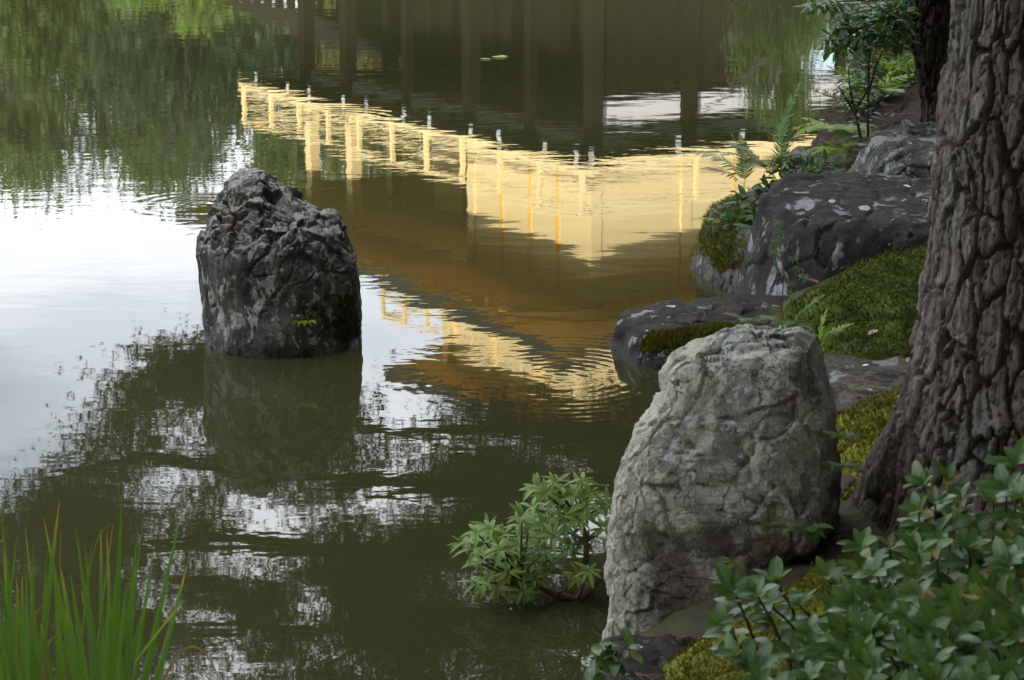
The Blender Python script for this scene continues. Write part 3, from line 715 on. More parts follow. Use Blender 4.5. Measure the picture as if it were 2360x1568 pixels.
#  bough: end point in the mirror picture (px, py), depth, attach height; then its needle pads
def bough(h0, ends, rad):
    st = PINE0 + Vector((-.5 - h0*.13, .3 + h0*.14, h0))
    pts = [st] + [mirY(px, py, Y) for px, py, Y in ends]
    b = MB(); loc = [p - PINE0 for p in pts]; b.tube(loc, [rad * (1 - .85 * i / (len(loc) - 1)) for i in range(len(loc))], 7); b.build('branch', M_TRUNK, pine, True)
bough(2.6, [(1500, 1010, 14.2), (1150, 985, 14.6), (900, 1000, 15), (640, 930, 15.2), (430, 850, 15.4)], .10)
bough(3.2, [(1500, 1120, 14), (1100, 1130, 14.2), (700, 1110, 14.5), (330, 1050, 14.8), (60, 1110, 15)], .10)
bough(4.2, [(1500, 1300, 13.8), (1000, 1280, 14), (500, 1250, 14.2), (100, 1280, 14.4), (-150, 1300, 14.5)], .10)
bough(5.2, [(1500, 1480, 13.5), (1000, 1470, 13.7), (500, 1450, 14), (0, 1480, 14)], .09)
GAPS = [(430, 940, 55, 36), (400, 1075, 80, 36), (625, 1262, 75, 66), (960, 1020, 95, 75), (880, 1190, 110, 40), (330, 985, 40, 22), (1050, 1340, 55, 35), (20, 1440, 40, 60), (560, 1535, 120, 26), (800, 1525, 120, 30), (310, 1130, 70, 28), (1000, 930, 30, 26), (940, 940, 80, 50), (1290, 1540, 60, 24), (700, 1385, 60, 22), (1290, 1245, 40, 40)]
def in_canopy(px, py):
    edge = np.interp(px, [-300, 0, 60, 160, 210, 280, 340, 400, 470, 560, 830, 900, 1000, 1100, 1250, 1400, 1700], [1260, 1195, 1145, 1120, 1010, 925, 890, 845, 825, 870, 945, 945, 940, 930, 935, 900, 880])
    if py < edge: return False
    for gx_, gy_, a_, b_ in GAPS:
        if ((px - gx_) / (a_ + 18))**2 + ((py - gy_) / (b_ + 14))**2 < 1: return False
    return True
qr = random.Random(5); n_pad = 0
for k in range(900):
    px, py = qr.uniform(-250, 1650), qr.uniform(780, 1700)
    if not in_canopy(px, py): continue
    if px > 1250 and qr.random() < .35: continue
    Y = qr.uniform(12.8, 16.0)
    p = mirY(px, py, Y) - PINE0
    s = qr.uniform(.30, .46)
    link('needles', PADS[n_pad % 3], pine, p, (qr.uniform(-.25, .25), qr.uniform(-.25, .25), qr.uniform(0, 6.28)), (s, s, s)); n_pad += 1
    if n_pad >= 285: break
# ================================================================== rocks
def catmull(xs, ys, t):
    """smooth interpolation of ys over xs"""
    xs = np.asarray(xs, float); ys = np.asarray(ys, float)
    m = np.gradient(ys, xs); i = np.clip(np.searchsorted(xs, t) - 1, 0, len(xs) - 2)
    h = xs[i+1] - xs[i]; u = np.clip((t - xs[i]) / h, 0, 1)
    return (2*u**3-3*u**2+1)*ys[i] + (u**3-2*u**2+u)*h*m[i] + (-2*u**3+3*u**2)*ys[i+1] + (u**3-u**2)*h*m[i+1]
def loft_rock(rows, nth, nz, expo, depth_ratio, top_rows=26, turn=0.0):
    """rows: z, left x, right x, centre y, half depth. Returns verts (grid), faces, normals"""
    rows = np.array(rows, float); z = rows[:, 0]
    zs = np.linspace(z[0], z[-1], nz)
    xl, xr, yc, yd = (catmull(z, rows[:, k], zs) for k in (1, 2, 3, 4))
    th = np.linspace(0, 2*np.pi, nth, endpoint=False)
    c, s = np.cos(th), np.sin(th)
    sx, sy = np.sign(c) * np.abs(c) ** (2/expo), np.sign(s) * np.abs(s) ** (2/expo)
    rx_ = sx * math.cos(turn) - sy * math.sin(turn); ry_ = sx * math.sin(turn) + sy * math.cos(turn); sx, sy = rx_ / np.abs(rx_).max(), ry_ / np.abs(ry_).max()
    V = []
    for k in range(nz):
        V.append(np.stack([(xl[k]+xr[k])/2 + (xr[k]-xl[k])/2 * sx, yc[k] + yd[k] * sy, np.full(nth, zs[k])], -1))
    cx, cy = (xl[-1]+xr[-1])/2, yc[-1]
    for k in range(1, top_rows + 1):
        q = 1 - k / top_rows; last = V[nz - 1]
        V.append(np.stack([cx + (last[:, 0]-cx) * q, cy + (last[:, 1]-cy) * q, zs[-1] + 0.02 * (1 - q**2) + 0 * th], -1))
    V = np.array(V); n = V.shape[0]
    i = np.arange(n * nth).reshape(n, nth)
    f = np.stack([i[:-1], np.roll(i, -1, 1)[:-1], np.roll(i, -1, 1)[1:], i[1:]], -1).reshape(-1, 4)
    du = np.roll(V, -1, 1) - np.roll(V, 1, 1); dv = np.gradient(V, axis=0)
    N = np.cross(du, dv); N /= np.linalg.norm(N, axis=-1)[..., None] + 1e-12
    N[-3:] = (0, 0, 1)
    return V.reshape(-1, 3), f, N.reshape(-1, 3)
M_ROCK_POND = rock_mat('dark_lichened_stone', (0.024, 0.024, 0.024), (0.135, 0.13, 0.12), (0.36, 0.37, 0.31), 0.36, (0.22, 0.25, 0.24), 0.18, 13, (1, 1, 0.38), moss=0.0, brown=(0.075, 0.05, 0.034), spots=0.22, spot_col=(0.38, 0.40, 0.33), topc=(.34, .32, .29))
# standing stone in the pond
sp = [(845, 486, 828), (800, 478, 828), (740, 472, 829), (660, 463, 828), (580, 468, 823), (530, 474, 812), (500, 484, 790), (474, 494, 752), (450, 504, 706), (428, 513, 670), (410, 520, 645), (396, 532, 625)]
Y0 = 7.06; rows = []
for py, l, r in sp:
    yd = 0.28 * min(1, (r - l) / 345) ** .9; Yk = Y0 + .75 * yd * sstep(640, 520, py)
    a, c = atY(l + 5, py, Yk), atY(r - 5, py, Yk)
    rows.append((a.z, a.x, c.x, Y0 + .03 * (a.z / .6), yd))
a0 = rows[0]; rows.insert(0, (-0.45, a0[1] - .03, a0[2] + .03, Y0, .33))
v, f, N = loft_rock(rows, 330, 250, 2.15, .6)
o0 = np.array([-.78, 7.06, 0.0]); q = v - o0; hz_ = v[:, 2]
up = sstep(.26, .42, hz_ + .05 * fbm(q * 7, 2, 40) - .10 * np.clip(-q[:, 0] - .05, 0, 1))
f1, f2, cid = worley(q * np.array([13, 13, 11]) + .5 * np.stack([fbm(q*9, 2, 41), fbm(q*9, 2, 42), fbm(q*9, 2, 43)], -1), 3)
t1 = worley.tilt; up = up * (1 - .75 * sstep(.46, .54, hz_) * sstep(-.02, -.08, q[:, 0])); crumb = (cid - .5) * .040 + .020 * t1 - .010 * np.exp(-((f2 - f1) / .06)**2)
f1b, f2b, cidb = worley(q * 30 + .4 * np.stack([fbm(q*26, 2, 48), fbm(q*26, 2, 49), fbm(q*26, 2, 46)], -1), 8); t2 = worley.tilt
stri = ridged(q * np.array([24, 24, 5.5]), 4, 50)
disp = .024 * fbm(q * 4.5, 3, 44) - .008 * up + up * (crumb + .012 * (cidb - .5) + .013 * t2 - .005 * np.exp(-((f2b - f1b) / .08)**2)) + (1 - up) * (.007 * stri - .010 * np.exp(-((f2 - f1) / .04)**2) * (fbm(q*3, 2, 47) > .1)) + .005 * fbm(q * 30, 4, 45, .6)
v = v + N * disp[:, None]
stone = thing('standing_stone', 'tall dark stone standing alone in the pond with pale lichen patches', 'rock', tuple(o0))
link('stone', mesh_np('stone', v - o0, f, M_ROCK_POND, True), stone)
STONE_V, STONE_N = v, N

# lichened front rock
M_ROCK_FRONT = rock_mat('pale_lichened_stone', (0.12, 0.11, 0.10), (0.38, 0.37, 0.345), (0.43, 0.44, 0.35), 0.62, (0.52, 0.53, 0.53), 0.40, 8.5, (1, 1, 0.7), brown=(0.13, 0.08, 0.052), wet=False, spots=0.25, spot_col=(0.50, 0.53, 0.47), stain=(.085, .06, .042), lit_crust=(.52, .50, .40))
fr = [(1515, 1376, 1720), (1450, 1388, 1770), (1380, 1394, 1800), (1300, 1390, 1895), (1230, 1396, 1948), (1150, 1406, 1956), (1090, 1420, 1954), (1030, 1434, 1948), (960, 1470, 1938), (900, 1494, 1928), (860, 1503, 1912), (820, 1512, 1898), (792, 1528, 1886), (764, 1590, 1866)]
Y1 = 4.32; rows = []
for k, (py, l, r) in enumerate(fr):
    Yk = Y1 + .10 * k / len(fr); yd = .215 - .06 * (k / len(fr))**2; Ys = Yk + .9 * yd * sstep(960, 800, py)
    a, c = atY(l + 6, py, Ys), atY(r - 6, py, Ys)
    rows.append((a.z, a.x, c.x, Yk, yd))
a0 = rows[0]; rows.insert(0, (-.25, a0[1] - .02, a0[2] + .05, Y1, .24))
v, f, N = loft_rock(rows, 340, 250, 4.2, .6, 34, R(-17))
o1 = np.array([.45, 4.33, 0.1]); q = v - o1
leftface = sstep(-.1, -.6, N[:, 0])
f1, f2, cid = worley(q * np.array([9, 9, 7]) + .6 * np.stack([fbm(q*7, 2, 61), fbm(q*7, 2, 62), fbm(q*7, 2, 63)], -1), 5)
t1 = worley.tilt; f1b, f2b, cidb = worley(q * np.array([24, 24, 18]) + .5 * np.stack([fbm(q*20, 2, 64), fbm(q*20, 2, 65), fbm(q*20, 2, 66)], -1), 6)
t2 = worley.tilt; crack = np.exp(-((f2 - f1) / .05)**2)
disp = .020 * fbm(q * 3.6, 3, 67) + (1 - .6 * leftface) * ((cid - .5) * .008 + .016 * t1 - .006 * crack) + (cidb - .5) * .004 + .008 * t2 - .002 * np.exp(-((f2b - f1b) / .07)**2) + .0045 * fbm(q * 42, 4, 68, .66) + leftface * .010 * ridged(q * np.array([20, 20, 4]), 3, 69)
# the hollow under the ledge low on the face, and the rib beside it
zz = v[:, 2]; hollow = np.exp(-((zz - .27 + .14 * (v[:, 0] - .3)) / .045)**2) * sstep(.24, .30, v[:, 0]) * (N[:, 1] < -.2)
disp -= .035 * hollow
disp -= .05 * sstep(.30, .12, zz) * sstep(.52, .66, v[:, 0])
# sloping top: rises to the right
v = v + N * disp[:, None]
v[:, 2] += .045 * sstep(.62, .76, zz) * (v[:, 0] - .47) / .15 * sstep(.0, .1, .74 - np.abs(v[:, 0] - .47))
FSTAIN = np.clip(sstep(.40, .20, zz + .10 * fbm(q * 8, 3, 90)) * sstep(.22, .34, v[:, 0]) * (1 - .85 * leftface) + .55 * sstep(.56, .70, v[:, 0] + .06 * fbm(q * 9, 3, 91)) * sstep(.62, .45, zz), 0, 1)
front = thing('lichen_rock', 'large pale grey rock covered in green-white lichen at the bank edge', 'rock', tuple(o1))
me = mesh_np('stone', v - o1, f, M_ROCK_FRONT, True); attr(me, 'stain', FSTAIN); attr(me, 'lit_crust', np.clip(1.15 * leftface + .55 * sstep(.55, .72, zz), 0, 1)); link('stone', me, front)
FRONT_V, FRONT_N = v, N

_ico = {}
def ico(sub):
    if sub not in _ico:
        b = bmesh.new(); bmesh.ops.create_icosphere(b, subdivisions=sub, radius=1)
        _ico[sub] = (np.array([x.co[:] for x in b.verts]), np.array([[x.index for x in y.verts] for y in b.faces])); b.free()
    return _ico[sub]
def plane_rock(c, planes, sub=6, k=26, amp=.03, fr=4.0, seed=0, crack=.01, strat=0.0, rot=0.0):
    """stone cut by planes (normal, distance) from centre c, weathered by noise"""
    d, f = ico(sub); n = np.array([p[:3] for p in planes], float); dist = np.array([p[3] for p in planes], float); n /= np.linalg.norm(n, axis=1)[:, None]
    ca, sa = math.cos(rot), math.sin(rot); n = np.stack([n[:,0]*ca - n[:,1]*sa, n[:,0]*sa + n[:,1]*ca, n[:,2]], -1)
    dt = d @ n.T; r = dist[None] / np.maximum(dt, .06); m = r.min(1); sc = m.min()
    rs = m - np.log(np.exp(-k * (r - m[:, None]) / dist.mean() * .5).sum(1)) / (k / dist.mean() * .5)
    p = d * rs[:, None]; w = p + np.array(c)
    nn = d
    f1, f2, cid = worley(w * fr * 1.7 + .4 * np.stack([fbm(w*6, 2, seed+1), fbm(w*6, 2, seed+2), fbm(w*6, 2, seed+3)], -1), seed)
    disp = amp * fbm(w * fr, 4, seed) + amp * .3 * (cid - .5) + amp * .6 * worley.tilt - crack * np.exp(-((f2 - f1) / .05)**2) + amp * .16 * fbm(w * fr * 9, 3, seed + 9) + amp * .12 * ridged(w * fr * 5, 3, seed + 4)
    if strat: disp = disp + strat * np.sign(np.sin(w[:, 2] * 95 + 3 * fbm(w * 4, 2, seed))) * (np.abs(n[0, 2]) < 2)
    return p + nn * disp[:, None], f
def rock(name, label, c, planes, mat, **kw):
    v, f = plane_rock(c, planes, **kw)
    o = link(name, mesh_np(name, v, f, mat, True), None, c); tag(o, label, 'rock'); return o, v + np.array(c)
M_BOULDER = rock_mat('dark_boulder', (0.015, 0.0135, 0.0125), (0.058, 0.051, 0.045), (0.33, 0.34, 0.34), 0.22, (0.10, 0.14, 0.13), 0.12, 8, (1, 1, .7), spots=0.07, spot_col=(0.48, 0.5, 0.5))
M_BOULDER_L = rock_mat('weathered_boulder', (0.035, 0.03, 0.026), (0.16, 0.14, 0.125), (0.28, 0.27, 0.24), 0.25, None, 0, 11, (1, 1, .6), moss=.25)
M_GREY = rock_mat('grey_boulder', (0.035, 0.035, 0.03), (0.14, 0.14, 0.12), (0.30, 0.31, 0.28), .45, (0.42, .43, .40), .2, 12, (1, 1, .8), wet=False)
M_SLAB = rock_mat('brown_slab', (0.02, 0.014, 0.011), (0.070, 0.048, 0.036), (0.25, 0.24, 0.22), .12, None, 0, 9, (1, 1, 2.2), wet=False)
M_STEP = rock_mat('step_stone', (0.04, 0.034, 0.028), (0.15, 0.125, 0.10), (0.27, 0.28, 0.26), .25, (0.14, .15, .09), .3, 8, (1, 1, 2.6), wet=False)
M_LOW = rock_mat('shore_stone', (0.014, 0.012, 0.011), (0.060, 0.050, 0.044), (0.36, 0.36, 0.33), .14, None, 0, 10, (1, 1, .8), spots=.2)
BIG, BIGV = rock('dark_boulder', 'large dark flat-topped boulder behind the pine trunk, with white lichen spots', (1.32, 7.42, .06),
    [(.02, -.16, 1, .37), (-.10, -1, .22, .36), (-1, -.22, .20, .44), (-.62, -.75, .25, .43), (-.75, .75, .25, .46), (.1, 1, .3, .40), (1, 0, .2, .62), (0, 0, -1, .5), (-.45, -.5, .8, .46)], M_BOULDER, amp=.028, fr=3.2, seed=21, crack=.006, sub=7)
LEFTB, LEFTV = rock('mossy_boulder', 'brown mossy boulder at the waterline beside the dark boulder', (.98, 7.98, .0),
    [(-.25, -.1, 1, .27), (-1, -.25, .28, .205), (-.5, -1, .25, .34), (-.5, .9, .3, .34), (1, .2, .2, .3), (.2, -1, .3, .36), (0, 0, -1, .5)], M_BOULDER_L, amp=.035, fr=5, seed=31, crack=.012)
LOW, LOWV = rock('low_shore_rock', 'low flat dark rock with moss along its edge, reaching into the pond', (.68, 6.83, -.02),
    [(.02, -.08, 1, .135), (-1, -.28, .22, .30), (-.6, -1, .22, .30), (.1, -1, .25, .27), (-.6, 1, .3, .30), (1, 0, .3, .45), (0, 1, .3, .36), (0, 0, -1, .4)], M_LOW, amp=.024, fr=5, seed=41, crack=.008)
rock('grey_boulder', 'rounded light grey boulder on top of the dark boulder', (1.60, 8.14, .37), [(-.1, -.2, 1, .125), (-1, -.35, .45, .15), (-.3, -1, .3, .15), (1, 0, .2, .26), (0, 1, .2, .2), (0, 0, -1, .2)], M_GREY, amp=.03, fr=6, seed=51, k=18, crack=.01)
rock('grey_stone', 'small layered grey stone below the dark trunk', (1.74, 8.5, .44), [(0, -.2, 1, .085), (-1, -.3, .3, .13), (0, -1, .2, .1), (1, 0, .2, .16), (0, 1, .2, .1), (0, 0, -1, .2)], M_GREY, amp=.022, fr=9, seed=61, sub=5, strat=.003)
rock('brown_slab', 'tilted brown slab under the second pine', (1.62, 8.98, .28), [(-.28, -.22, 1, .17), (-1, -.3, .3, .26), (-.2, -1, .35, .34), (1, 0, .2, .5), (0, 1, .2, .4), (-.8, .8, .2, .34), (0, 0, -1, .4)], M_SLAB, amp=.03, fr=5, seed=71, strat=.003)
rock('bank_boulder', 'dark boulder half hidden behind the fern clump', (1.42, 8.55, .12), [(-.2, -.2, 1, .26), (-1, -.3, .3, .22), (-.2, -1, .3, .24), (1, 0, .2, .3), (0, 1, .2, .3), (0, 0, -1, .4)], M_BOULDER_L, amp=.03, fr=6, seed=75, sub=5)
STEP, STEPV = rock('step_stone', 'flat layered grey-brown step stone between two moss beds', (1.16, 5.62, .13), [(0, -.1, 1, .125), (-1, -.2, .3, .30), (0, -1, .3, .21), (1, 0, .2, .5), (.1, 1, .3, .21), (0, 0, -1, .3)], M_STEP, amp=.022, fr=5, seed=81, strat=.006)
rock('small_moss_stone', 'small flat stone among the moss beside the pale rock', (.87, 5.06, .19), [(0, -.1, 1, .06), (-1, 0, .3, .11), (0, -1, .3, .10), (1, 0, .3, .12), (0, 1, .3, .1), (0, 0, -1, .2)], M_STEP, amp=.016, fr=9, seed=91, sub=5, strat=.002)
FOOT, FOOTV = rock('foot_stone', 'dark stone at the foot of the pale rock, with white lichen dots', (.29, 3.84, -.03), [(.03, -.12, 1, .21), (-1, -.1, .35, .17), (0, -1, .3, .3), (1, .2, .35, .18), (0, 1, .3, .17), (0, 0, -1, .4)], M_BOULDER, amp=.02, fr=6, seed=95, sub=5)
rock('edge_stone', 'stone at the water edge behind the pale rock', (.58, 5.55, .02), [(0, -.1, 1, .16), (-1, 0, .3, .18), (0, -1, .3, .3), (1, 0, .3, .3), (0, 1, .3, .3), (0, 0, -1, .4)], M_LOW, amp=.03, fr=6, seed=97, sub=5)
# ================================================================== pine trunks on the bank
def bark_mat(name, cols, lich, dark=1.0):
    m, n, l, b = mat_new(name)
    tc = n.new('ShaderNodeTexCoord'); P = tc.outputs['Object']
    at = n.new('ShaderNodeAttribute'); at.attribute_name = 'plate'
    rp = ramp(n, [(0.0, cols[0]), (.35, cols[1]), (.7, cols[2]), (1.0, cols[3])]); l.new(at.outputs['Fac'], rp.inputs[0])
    Ps = mapped(n, l, P, (1, 1, .22)); s = noise_(n, l, Ps, 60, 7, .68, .4); big = noise_(n, l, mapped(n, l, P, (1, 1, .4)), 7, 5, .6)
    c = mixc(n, l, .8, rp.outputs[0], mixc(n, l, s, (.35, .35, .35), (1.65, 1.62, 1.6)), 'MULTIPLY')
    s2 = noise_(n, l, mapped(n, l, P, (1, 1, .16)), 190, 5, .72, .3); rs2 = ramp(n, [(.32, .25), (.47, .9), (.60, 1.15), (.72, 2.0)]); l.new(s2, rs2.inputs[0]); c = mixc(n, l, .85, c, rs2.outputs[0], 'MULTIPLY')
    r2 = ramp(n, [(.52, 0), (.64, 1)]); l.new(big, r2.inputs[0])
    c = mixc(n, l, math_(n, l, 'MULTIPLY', r2.outputs[0], .55), c, mixc(n, l, s, [x*.6 for x in lich], [x*1.3 for x in lich]))
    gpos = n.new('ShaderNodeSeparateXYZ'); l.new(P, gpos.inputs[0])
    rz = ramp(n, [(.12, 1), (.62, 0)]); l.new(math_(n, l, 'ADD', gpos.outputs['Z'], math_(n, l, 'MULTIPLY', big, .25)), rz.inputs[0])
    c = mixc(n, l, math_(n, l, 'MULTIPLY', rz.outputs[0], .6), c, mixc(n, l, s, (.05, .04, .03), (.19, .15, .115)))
    af = n.new('ShaderNodeAttribute'); af.attribute_name = 'fissure'; c = mixc(n, l, math_(n, l, 'MULTIPLY', af.outputs['Fac'], .6), c, (.035, .024, .018))
    l.new(c, b.inputs['Base Color']); b.inputs['Roughness'].default_value = .93; b.inputs['Specular IOR Level'].default_value = .2
    bump_(n, l, math_(n, l, 'ADD', s, math_(n, l, 'MULTIPLY', s2, .6)), b, .014, 1.0); return m
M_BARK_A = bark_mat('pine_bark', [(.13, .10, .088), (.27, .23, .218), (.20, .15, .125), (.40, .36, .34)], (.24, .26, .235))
M_BARK_B = bark_mat('dark_pine_bark', [(.03, .022, .02), (.065, .05, .047), (.05, .035, .03), (.085, .07, .065)], (.07, .075, .065))
def bark_disp(v, N, o, sx, sz, depth, seed):
    q = v - o
    wv = q * np.array([sx, sx, sz]); wv = wv + .55 * np.stack([fbm(q * np.array([9, 9, 5]), 3, seed), fbm(q * np.array([9, 9, 5]), 3, seed+1), fbm(q * np.array([9, 9, 5]), 3, seed+2)], -1) + .10 * np.stack([fbm(q * np.array([55, 55, 40]), 3, seed+31), fbm(q * np.array([55, 55, 40]), 3, seed+32), fbm(q * np.array([55, 55, 40]), 3, seed+33)], -1)
    f1, f2, cid = worley(wv, seed); ta = worley.tilt
    g1, g2, gid = worley(wv * np.array([1.9, 1.9, 2.6]) + .35 * np.stack([fbm(q * 30, 2, seed+21), fbm(q * 30, 2, seed+22), fbm(q * 30, 2, seed+23)], -1) + 7, seed + 5)
    fis = 1 - sstep(.02, .11, f2 - f1 + .05 * fbm(q * 45, 2, seed + 3)); fis2 = 1 - sstep(0, .12, g2 - g1)
    d = depth * ((cid - .5) * .6 + .30 * ta - 1.2 * fis + (gid - .5) * .3 + .22 * worley.tilt - .28 * fis2) + .30 * depth * ridged(q * np.array([75, 75, 10]), 4, seed + 8) + .34 * depth * fbm(q * np.array([42, 42, 20]), 4, seed + 11, .62)
    bark_disp.fis = np.clip(fis + .5 * fis2, 0, 1)
    return d, np.clip(.55 * cid + .35 * gid + .1, 0, 1)
Yt = 4.36
tr = [(1330, 1925), (1250, 1952), (1200, 1985), (1100, 2022), (1000, 2056), (900, 2092), (750, 2117), (500, 2142), (300, 2165), (0, 2192), (-150, 2200), (-600, 2202), (-1100, 2206), (-1500, 2210)]
rows = []
for py, l in tr:
    a = atY(l, py, Yt); half = (1.145 - a.x)
    rows.append((a.z, a.x, 1.145 + half * .92, Yt + .0, half * .95))
rows.insert(0, (-.05, rows[0][1] - .07, rows[0][2] + .06, Yt, rows[0][4] + .06))
v, f, N = loft_rock(rows, 400, 560, 2.0, 1, 3)
o2 = np.array([1.145, Yt, .2]); th = np.arctan2(v[:, 1] - Yt, v[:, 0] - 1.145)
lob = .055 * sstep(.55, .12, v[:, 2]) * np.sin(th * 5 + 1.0) + .018 * fbm((v - o2) * 5, 2, 77)
d, cid = bark_disp(v + N * 0, N, o2, 25, 6.2, .017, 101)
v = v + N * (lob + d * (1 - .45 * sstep(.55, .2, v[:, 2])) + .012 * sstep(.5, .2, v[:, 2]) * fbm((v - o2) * 26, 3, 55))[:, None]
pt = thing('pine_tree', 'large pine trunk with thick plated grey-brown bark beside the pale rock', 'tree', tuple(o2))
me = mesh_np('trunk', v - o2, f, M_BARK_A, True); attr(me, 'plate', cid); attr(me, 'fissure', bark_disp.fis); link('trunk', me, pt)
top = np.array([1.145, Yt, v[:, 2].max() - .03]) - o2
b = MB(); b.tube([top - np.array([0, 0, .1]), top + np.array([.05, 0, 1.2]), top + np.array([.2, .1, 2.4]), top + np.array([.1, .1, 3.4])], [.172, .15, .12, .06], 16); b.build('upper_trunk', M_BARK_A, pt, True)
for k in range(7):
    a = k * 2.4; e = Vector((math.cos(a) * 1.5, math.sin(a) * 1.5 - .6, 4.4 + .35 * (k % 4)))
    bb = MB(); bb.tube(bez((.15, .05, 3.4 + .25 * (k % 5)), e * .6 + Vector((0, 0, 1.2)), e, 5), [.06, .05, .04, .03, .015], 6); bb.build('branch', M_BARK_A, pt, True)
    for j in range(5): link('needles', PADS[(k + j) % 3], pt, e + Vector((random.uniform(-.6, .6), random.uniform(-.6, .6), random.uniform(0, .4))), (0, 0, random.uniform(0, 6)), (1.1, 1.1, 1.1))
link('crown', CROWN['p'], pt, (1.0, .9, 5.0), None, (3.1, 3.1, 2.4)); link('crown', CROWN['p'], pt, (-.1, -1.2, 5.6), (0, 0, 2), (2.4, 2.4, 2.0))
# second, darker trunk
Y2 = 8.85; rows = []
for py, l, r in [(300, 2120, 2215), (285, 2122, 2206), (260, 2124, 2200), (200, 2116, 2200), (120, 2104, 2196), (60, 2096, 2190), (0, 2088, 2184), (-60, 2080, 2178)]:
    a, c = atY(l, py, Y2), atY(r, py, Y2); rows.append((a.z, a.x, c.x, Y2, (c.x - a.x) / 2))
rows.insert(0, (.3, rows[0][1] - .05, rows[0][2] + .06, Y2, .13))
v, f, N = loft_rock(rows, 260, 220, 2.0, 1, 3); o3 = np.array([1.82, Y2, .45])
d, cid = bark_disp(v, N, o3, 20, 5.5, .015, 131); v = v + N * (d + .02 * fbm((v - o3) * 6, 2, 12))[:, None]
pt2 = thing('pine_tree', 'slimmer dark-barked pine standing on the brown slab behind the large trunk', 'tree', tuple(o3))
me = mesh_np('trunk', v - o3, f, M_BARK_B, True); attr(me, 'plate', cid); attr(me, 'fissure', bark_disp.fis); link('trunk', me, pt2)
tp = v[v[:, 2] > v[:, 2].max() - .02].mean(0) - o3
b = MB(); b.tube([tp - np.array([0, 0, .08]), tp + np.array([-.1, 0, 1.2]), tp + np.array([-.1, .2, 3]), tp + np.array([.1, .2, 5])], [.093, .085, .07, .03], 14); b.build('upper_trunk', M_BARK_B, pt2, True)
for k in range(6):
    a = k * 2.1 + .5; e = Vector((math.cos(a) * 1.4 + .6, math.sin(a) * 1.4 + .4, 4.0 + .3 * (k % 4)))
    bb = MB(); bb.tube(bez((0, .1, 3.2 + .25 * (k % 5)), e * .6 + Vector((0, 0, 1.2)), e, 5), [.05, .04, .03, .02, .01], 6); bb.build('branch', M_BARK_B, pt2, True)
    for j in range(4): link('needles', PADS[(k + j) % 3], pt2, e + Vector((random.uniform(-.5, .5), random.uniform(-.5, .5), random.uniform(0, .4))), (0, 0, random.uniform(0, 6)), (1, 1, 1))

link('crown', CROWN['p'], pt2, (.9, .2, 4.6), (0, 0, 1), (2.8, 2.8, 2.2)); link('crown', CROWN['p'], pt2, (1.6, -2.2, 4.2), (0, 0, 3), (2.4, 2.4, 2.2))
# ================================================================== leaves
def leaf_geo(L_, W_, fold=.25, droop=.25, seg=6, shape=(.85, .75), petiole=.06, wave=0.0):
    """a leaf along +x, upper side +z: three rows of points per station"""
    v, al, ac = [], [], []
    for i in range(seg + 1):
        t = i / seg; w = W_ / 2 * (math.sin(math.pi * min(1, t ** shape[1] * .985 + .008)) ** shape[0]) if i < seg else 0.0002
        if i == 0: w = W_ * .03
        x = petiole * L_ + t * L_ * (1 - petiole); z = -droop * L_ * t * t
        for s in (-1, 0, 1):
            v.append((x, s * w, z + abs(s) * w * fold + wave * s * math.sin(t * 9) * w)); al.append(t); ac.append(abs(s))
    f = []
    for i in range(seg):
        k = 3 * i; f += [(k, k+3, k+4, k+1), (k+1, k+4, k+5, k+2)]
    return np.array(v), np.array(f), np.array(al), np.array(ac)
def leaf_mesh(name, mat, *a, **k):
    v, f, al, ac = leaf_geo(*a, **k); me = mesh_np(name, v, f, mat, True); attr(me, 'along', al); attr(me, 'across', ac); return me
def frame(d, up):
    """matrix whose x runs along d and whose z leans to up"""
    x = Vector(d).normalized(); z = Vector(up) - x * x.dot(Vector(up))
    if z.length < 1e-4: z = Vector((0, 1, 0)) - x * x.dot(Vector((0, 1, 0)))
    z.normalize(); y = z.cross(x)
    return Matrix((x, y, z)).transposed()
def put(name, me, parent, loc, d, up=(0, 0, 1), s=1.0):
    o = link(name, me, parent, loc); o.rotation_mode = 'QUATERNION'; o.rotation_quaternion = frame(d, up).to_quaternion(); o.scale = (s, s, s); return o
class Joined:
    """leaves past the limit, joined into one part"""
    def __init__(s): s.l = []; s.m = []
    def add(s, loc, d, up=(0, 0, 1), sc=1.0): s.l.append(tuple(loc)); s.m.append(np.array(frame(d, up)) * sc)
    def build(s, name, geo, mat, parent):
        if not s.l: return
        v, f = scatter_np(geo[0], geo[1], np.array(s.m), np.array(s.l)); me = mesh_np(name, v, f, mat, True)
        attr(me, 'along', np.tile(geo[2], len(s.l))); attr(me, 'across', np.tile(geo[3], len(s.l)))
        return tag(link(name, me, parent), kind='stuff')
pr_ = random.Random(21)
def jit(a): return Vector((pr_.uniform(-a, a), pr_.uniform(-a, a), pr_.uniform(-a, a)))
def whorl(parent, c, axis, n, mes, joined, spread, size, lim, name='leaf'):
    axis = Vector(axis).normalized(); F = frame(axis, (0, 0, 1)) ; a0 = pr_.uniform(0, 6.28)
    for k in range(n):
        a = a0 + 2 * math.pi * k / n + pr_.uniform(-.2, .2); sp_ = spread * pr_.uniform(.75, 1.25)
        d = (axis * math.cos(sp_) + (F.col[1] * math.cos(a) + F.col[2] * math.sin(a)) * math.sin(sp_)).normalized()
        p = Vector(c) + axis * pr_.uniform(-.004, .004); s = size * pr_.uniform(.72, 1.15)
        if lim[0] > 0: put(name, pr_.choice(mes), parent, p, d, axis + jit(.3), s); lim[0] -= 1
        elif joined is not None: joined.add(p, d, axis + jit(.3), s)

